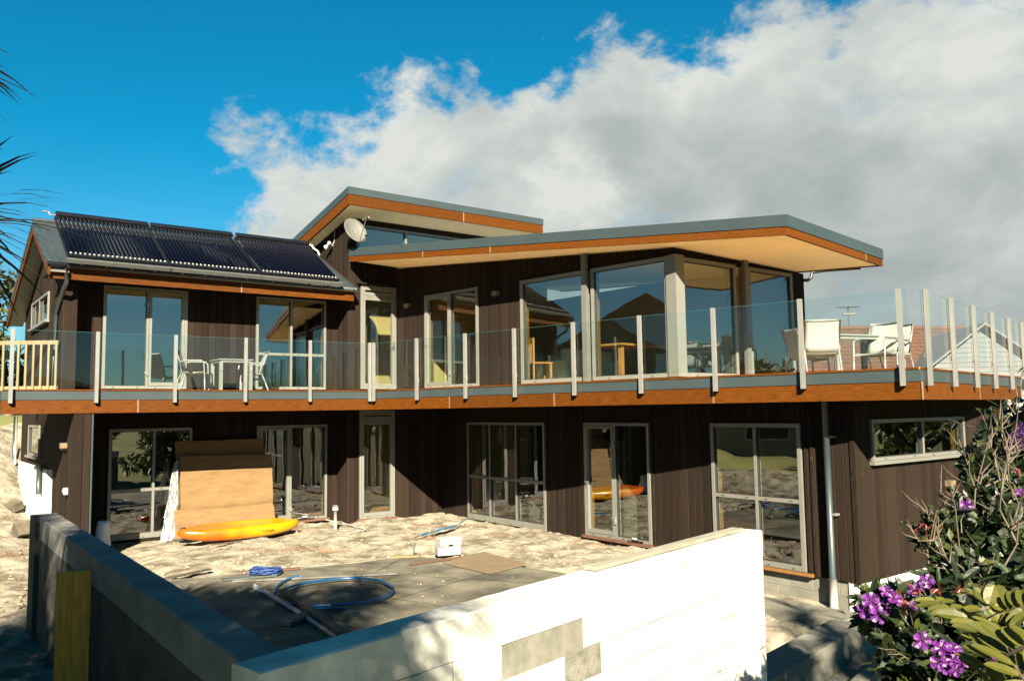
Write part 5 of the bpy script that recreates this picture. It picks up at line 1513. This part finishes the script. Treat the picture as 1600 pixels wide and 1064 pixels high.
# bare twigs standing clear of the leaves
for u, v, y, u2, v2 in [(1470, 900, 4.3, 1428, 833), (1455, 905, 4.3, 1470, 770), (1520, 830, 4.4, 1550, 640), (1560, 800, 4.5, 1595, 600), (1500, 900, 4.2, 1440, 790), (1540, 760, 4.6, 1590, 700), (1530, 780, 4.6, 1500, 690), (1585, 780, 4.3, 1560, 650),
                        (1590, 850, 4.0, 1545, 690), (1400, 960, 3.9, 1345, 950), (1515, 920, 4.0, 1455, 840), (1520, 900, 4.2, 1480, 745), (1560, 900, 4.0, 1600, 760), (1545, 700, 4.8, 1568, 662)]:
    a, b = aty(u, v, y), aty(u2, v2, y - .1); d = (b - a)
    stems.tube([a, a + d * .35 + rvec(rn) * .04, a + d * .7 + rvec(rn) * .03, b], [.0055, .0045, .003, .0015], 5)
    for k in range(6):
        t = rn.uniform(.35, 1); p = a + d * t; e = (d.normalized() + rvec(rn) * .7).normalized() * rn.uniform(.06, .16)
        stems.tube([p, p + e * .6 + rvec(rn) * .01, p + e], [.004, .003, .002], 4)
        if rn.random() < .5: leaf(brights, p + e, rvec(rn), Vector((0, 0, 1)), .06, .03)
stems.build('stem', 'twig', bush, I4, True)
leaves.build('foliage', 'leaf_dark', bush, I4); brights.build('young_foliage', 'leaf_mid', bush, I4)
# flowers: five broad petals round a small centre
fm = MB()
for k in range(5):
    a = 2 * math.pi * k / 5; r1_, r2_ = .018, .052
    def P(rr, da, z): return (rr * math.cos(a + da), rr * math.sin(a + da), z)
    i = len(fm.v); fm.v += [P(.004, 0, 0), P(.03, -.55, .012), P(.052, -.42, .008), P(.058, 0, .004), P(.052, .42, .010), P(.03, .55, .013), P(.034, 0, .004)]
    fm.f += [(i, i + 1, i + 6), (i + 1, i + 2, i + 6), (i + 2, i + 3, i + 6), (i + 3, i + 4, i + 6), (i + 4, i + 5, i + 6), (i + 5, i, i + 6)]
flower_me = fm.mesh('flower', 'petal')
cen_me = MB().tube([(0, 0, 0), (.002, 0, .02), (.006, 0, .028)], [.004, .003, .002], 5).mesh('stamen', 'leaf_red')
spots = [(1365, 940), (1380, 947), (1396, 934), (1410, 945), (1372, 960), (1424, 948), (1385, 925), (1350, 955), (1440, 915), (1428, 922), (1448, 908), (1466, 965), (1476, 1018), (1488, 1030), (1466, 1035), (1480, 1045), (1500, 1028), (1470, 1012), (1494, 1046),
         (1590, 678), (1598, 690), (1585, 685), (1596, 668), (1510, 790), (1595, 770), (1440, 1000), (1560, 1035), (1360, 938), (1402, 952), (1490, 1012), (1580, 705)]
fl0 = None
for u, v in spots:
    y = (4.9 if v < 720 else 4.3 if v < 860 else 3.72 if v < 970 else 3.25) + rn.uniform(-.06, .06)
    p = aty(u, v, y); d = (Vector((-p.x, -p.y, CZ - p.z)).normalized() + rvec(rn) * .75 + Vector((.05, -.4, .5))).normalized()
    M = Matrix.Translation(p) @ d.to_track_quat('Z', 'Y').to_matrix().to_4x4() @ Matrix.Scale(rn.uniform(.50, .74), 4)
    o = add('flower', flower_me, bush, M); add('stamen', cen_me, o, M)
rb = MB()
for u, v in [(1440, 818), (1445, 828), (1468, 826), (1450, 842), (1558, 868), (1570, 880), (1562, 890), (1410, 938), (1415, 945), (1465, 920), (1495, 925), (1392, 1015), (1595, 735), (1432, 920), (1405, 932), (1555, 878), (1575, 872), (1530, 920)]:
    for k in range(7): leaf(rb, aty(u, v, (4.3 if v < 900 else 3.7)) + rvec(rn) * .012, rvec(rn), rvec(rn), rn.uniform(.025, .05), .014)
rb.build('bud', 'leaf_red', bush, I4)['kind'] = 'stuff'

# --- golden compound leaves reaching in from the right
fr = empty('golden_shrub', (1.9, 2.0, -.4)); tag(fr, 'shrub with golden-green feathered leaves at the lower right edge, in front of the bush', 'shrub')
sm, lm = MB(), MB()
def frond(pts, n, L, W):
    path = smooth_path([aty(*q) for q in pts], 6); sm.tube(path, [.006 * (1 - .7 * k / len(path)) for k in range(len(path))], 5)
    tot = len(path) - 1
    for k in range(n):
        t = (k + 1) / n * tot; i = min(int(t), tot - 1); p = path[i].lerp(path[i + 1], t - i); d = (path[i + 1] - path[i]).normalized()
        side = d.cross(Vector((0, -1, .55))).normalized(); s = .6 + .4 * math.sin(math.pi * (k + 1) / (n + 1))
        for sg in (-1, 1):
            oval(lm, p, d * .35 + side * sg + Vector((0, 0, .02)) + rvec(rn) * .14, (Vector((0, -.5, .8)) + rvec(rn) * .25).normalized(), L * s * rn.uniform(.8, 1.15) * .80, W * s * .85)
    oval(lm, path[-1], path[-1] - path[-2], Vector((0, -.5, .8)), L * .7, W * .8)
frond([(1620, 1040, 1.9), (1560, 1005, 2.0), (1510, 962, 2.15), (1462, 938, 2.3)], 11, .095, .034)
frond([(1625, 1000, 1.75), (1590, 1015, 1.8), (1560, 1030, 1.85), (1530, 1048, 1.9)], 8, .10, .036)
frond([(1630, 1085, 1.7), (1600, 1062, 1.75), (1575, 1020, 1.85), (1565, 985, 1.95)], 8, .10, .034)
frond([(1640, 960, 1.9), (1600, 950, 1.95), (1570, 955, 2.0)], 6, .09, .034)
frond([(1500, 960, 2.2), (1540, 950, 2.2), (1545, 945, 2.2)], 2, .08, .05)
base_ = Vector((1.9, 2.0, -.4)); 
for q in ((1620, 1040, 1.9), (1625, 1000, 1.75), (1630, 1085, 1.7), (1640, 960, 1.9)):
    e_ = aty(*q); sm.tube([base_, base_.lerp(e_, .5) + Vector((.25, 0, .1)), e_], [.02, .014, .006], 6)
sm.build('stem', 'twig', fr, I4, True); lm.build('foliage', 'leaf_gold', fr, I4)

# ------------------------------------------------------------------ neighbours
def gable_house(name, c, rz, lx, ly, zw, zr, z0, wall, roofm, label, tiles=False, wins=(), boards=True, ov=.35):
    M = Matrix.Translation((c[0], c[1], 0)) @ Matrix.Rotation(rz, 4, 'Z'); o = add(name, None, None, M); tag(o, label, 'house')
    hx, hy = lx / 2, ly / 2
    m = MB().prism([(-hx, -hy, z0), (hx, -hy, z0), (hx, hy, z0), (-hx, hy, z0)], [(-hx, -hy, zw), (hx, -hy, zw), (hx, hy, zw), (-hx, hy, zw)])
    for s in (-1, 1):
        x = s * hx; pts = [(x, -hy, zw), (x, hy, zw), (x, 0, zr)]; m.poly(pts if s > 0 else pts[::-1])
    wl2 = m.build('wall', wall, o, M)
    if boards:                      # lapped weatherboards
        b = MB(); z = z0 + .1; 
        while z < zr - .15:
            f = 1 if z < zw else max(0, (zr - z) / (zr - zw))
            for s in (-1, 1): b.box(s * hx - .02, s * hx + .02, -hy * f, hy * f, z, z + .02)
            if z < zw:
                for s in (-1, 1): b.box(-hx, hx, s * hy - .02, s * hy + .02, z, z + .02)
            z += .18
        b.build('weatherboard', wall, wl2, M)
    sl_ = (zr - zw) / hy
    def rz_(y): return zr - sl_ * abs(y)
    if tiles:
        rows = []; n = 30; L2 = hy + ov
        me = None; r_ = MB()
        for s in (-1, 1):
            r_.prism([(-hx - ov, 0, zr), (hx + ov, 0, zr), (hx + ov, s * L2, rz_(L2)), (-hx - ov, s * L2, rz_(L2))][::(1 if s < 0 else -1)], [(p[0], p[1], p[2] + .05) for p in [(-hx - ov, 0, zr), (hx + ov, 0, zr), (hx + ov, s * L2, rz_(L2)), (-hx - ov, s * L2, rz_(L2))]][::(1 if s < 0 else -1)])
        ro = r_.build('roof', roofm, o, M)
        for s in (-1, 1):           # tile courses: each course is a rippled strip with a butt edge
            k = 0
            while k * .34 < L2:
                y0_, y1_ = k * .34, min(L2, k * .34 + .37); g = []
                nx = int((lx + 2 * ov) / .085)
                for yy, lift in ((y0_, .055), (y1_, .095), (y1_, .05)):
                    g.append([(-hx - ov + (lx + 2 * ov) * i / nx, s * yy, rz_(yy) + lift + .03 * (.5 + .5 * math.cos(i * math.pi / 2)) * (lift > .051)) for i in range(nx + 1)])
                MB().grid(g).build('tile_course', roofm, ro, M); k += 1
        MB().tube([(-hx - ov, 0, zr + .07), (hx + ov, 0, zr + .07)], .11, 8).build('ridge', roofm, ro, M)
    else:
        r_ = MB()
        for s in (-1, 1):
            L2 = hy + ov; q = [(-hx - ov, 0, zr), (hx + ov, 0, zr), (hx + ov, s * L2, rz_(L2)), (-hx - ov, s * L2, rz_(L2))]
            q = q[::-1] if s > 0 else q
            r_.prism(q, [(p[0], p[1], p[2] + .08) for p in q])
        ro = r_.build('roof', roofm, o, M)
    for (sx, a, b, z1, z2) in wins:
        if sx == 'f':
            f = MB().box(a - .06, b + .06, -hy - .05, -hy + .02, z1 - .06, z2 + .06).build('window', 'paint_white', o, M); MB().box(a, b, -hy - .06, -hy - .045, z1, z2).build('pane', 'dark_glass', f, M)
        else:
            x = hx if sx == 'r' else -hx; e = .05 if sx == 'r' else -.05
            f = MB().box(min(x, x + e), max(x, x + e), a - .06, b + .06, z1 - .06, z2 + .06).build('window', 'paint_white', o, M)
            MB().box(min(x + e * .9, x + e * 1.2), max(x + e * .9, x + e * 1.2), a, b, z1, z2).build('pane', 'dark_glass', f, M)
    return o
rdg = aty(1330, 516, 36); zr_ = rdg.z
gable_house('neighbour_house', (rdg.x + .6, 36.0), R(6), 8.6, 8.0, zr_ - 2.1, zr_, -3.5, 'paint_white', 'tile_orange', 'white house with orange tiled roof seen behind the right deck table', tiles=True,
            wins=[('f', -4.4, -3.2, 1.6, 2.9), ('f', -2.6, -1.2, 1.6, 2.9), ('f', .6, 1.8, 1.6, 2.9)])
ap = aty(1548, 508, 30); gable_house('neighbour_house', (ap.x + .4, 34), R(80), 8.0, 5.6, ap.z - 2.2, ap.z, -3.5, 'paint_pale', 'paint_grey', 'white weatherboard gable house behind the far right end of the deck', wins=[('l', -.6, .6, ap.z - 3.4, ap.z - 2.3)])
# aerial on the tiled house
p = aty(1327, 515, 36); aer = empty('aerial', (p.x, 36, zr_)); tag(aer, 'thin television aerial on the orange tiled roof behind the deck', 'aerial')
MB().tube([(0, 0, -.1), (0, 0, 1.05)], .03, 6).build('mast', 'galv', aer)
m = MB().tube([(-.45, 0, 1.02), (.45, 0, 1.06)], .02, 5)
for k in range(7): m.tube([(-.42 + k * .14, -.25, 1.02), (-.42 + k * .14, .25, 1.02)], .012, 4)
m.build('boom', 'galv', aer); MB().tube([(-.25, 0, .70), (.3, 0, .72)], .05, 6).build('second_boom', 'dish_grey', aer)
# corrugated sheet fence and paling fence at the right edge
c0_, c1_ = V2(aty(1568, 640, 15.2)), V2(aty(1700, 640, 15.6))
wc = Wall(c0_, c1_); g = []
z0_, z1_ = aty(1580, 655, 15.2).z, aty(1580, 622, 15.2).z
for i in range(33):
    z = z0_ + (z1_ - z0_) * i / 32; g.append([(x, .02 * math.cos(i * math.pi / 4), z) for x in (0, wc.L)])
cf = add('sheet_fence', None, None, wc.M); tag(cf, 'white corrugated sheet fence panel at the right edge below the deck', 'fence')
o = MB().grid(g).build('sheet', 'paint_white', cf, wc.M); o.modifiers.new('t', 'SOLIDIFY').thickness = .004
for x in (.08, 1.2): MB().box(x, x + .09, .06, .15, -.8, z1_ - .02).build('post', 'treated_pine', cf, wc.M)
pf = add('paling_fence', None, None, Wall(c0_ + Vector((.3, .9)), c1_ + Vector((.3, .9))).M); tag(pf, 'weathered timber paling fence behind the white corrugated panel at the right edge', 'fence')
for k in range(16): MB().box(k * .13, k * .13 + .11, 0, .02, -.9, z0_ + .12 + random.uniform(-.02, .02)).build('paling', 'treated_pine', pf, WORLD[pf])
MB().box(0, 2.1, .022, .07, .3, .4).build('rail', 'old_timber', pf, WORLD[pf])
# the houses and trees across the street, which the big panes mirror
gable_house('street_house', (-27, 9.5), R(4), 9.0, 9.5, 5.2, 8.0, -1.5, 'paint_grey', 'paint_grey', 'grey gabled house left of the courtyard, mirrored in the corner glazing', wins=[('r', -2.6, -.4, 3.8, 5.0), ('r', 1.0, 2.8, 1.0, 2.4)])
gable_house('street_house', (-19, 17.5), R(-8), 7.0, 6.0, 4.6, 6.4, 0, 'paint_white', 'roof_steel', 'white house with steel roof left of the courtyard, mirrored in the big window', wins=[('r', -1.8, -.2, 3.0, 4.1), ('r', .6, 2.0, 3.0, 4.1)])
leafy_tree('street_tree', (-24, 19, 0), (-24, 19, 7.6), (3.0, 3.0, 3.2), 3000, .5, 'leaf_mid', 'tall tree between the two street houses, mirrored in the big window', 41, clumps=30, trunk=.3)
GS = 'garden trees mirrored in the ground-floor panes'
for k, (x, y, z, r_, lab) in enumerate([(-16, 3, 2.2, 2.6, 'broad garden tree left of the courtyard, mirrored in the right end panes'), (12, -4, 1.6, 2.4, 'round garden tree right of the viewpoint, mirrored in the left wing panes'), (19, 1, 1.2, 2.6, 'spreading garden tree farther right of the viewpoint'), (10, 3.5, .9, 1.6, 'small garden tree beyond the flowering bush'), (13.6, 14.1, 1.5, 1.7, 'nearer garden tree right of the house, mirrored in the end window'), (17.0, 16.4, 2.4, 2.4, 'farther garden tree right of the house, mirrored in the end window')]):
    leafy_tree('garden_tree', (x, y, gh(x, y) - .1), (x, y, z), (r_, r_, r_ * .8), 1800, .34, 'leaf_mid' if k != 1 else 'leaf_dark', lab, 50 + k, GS, clumps=24)

leafy_tree('shade_shrub', (-5.3, 4.0, -.2), (-5.3, 4.0, 1.5), (1.5, 1.6, 1.5), 9000, .16, 'leaf_dark', 'dense dark shrub added out of view to darken the shaded courtyard wall', 77, None, 60, .08, 'shrub')  # added out of view to block sky and sun from the left wall
flush_boards()
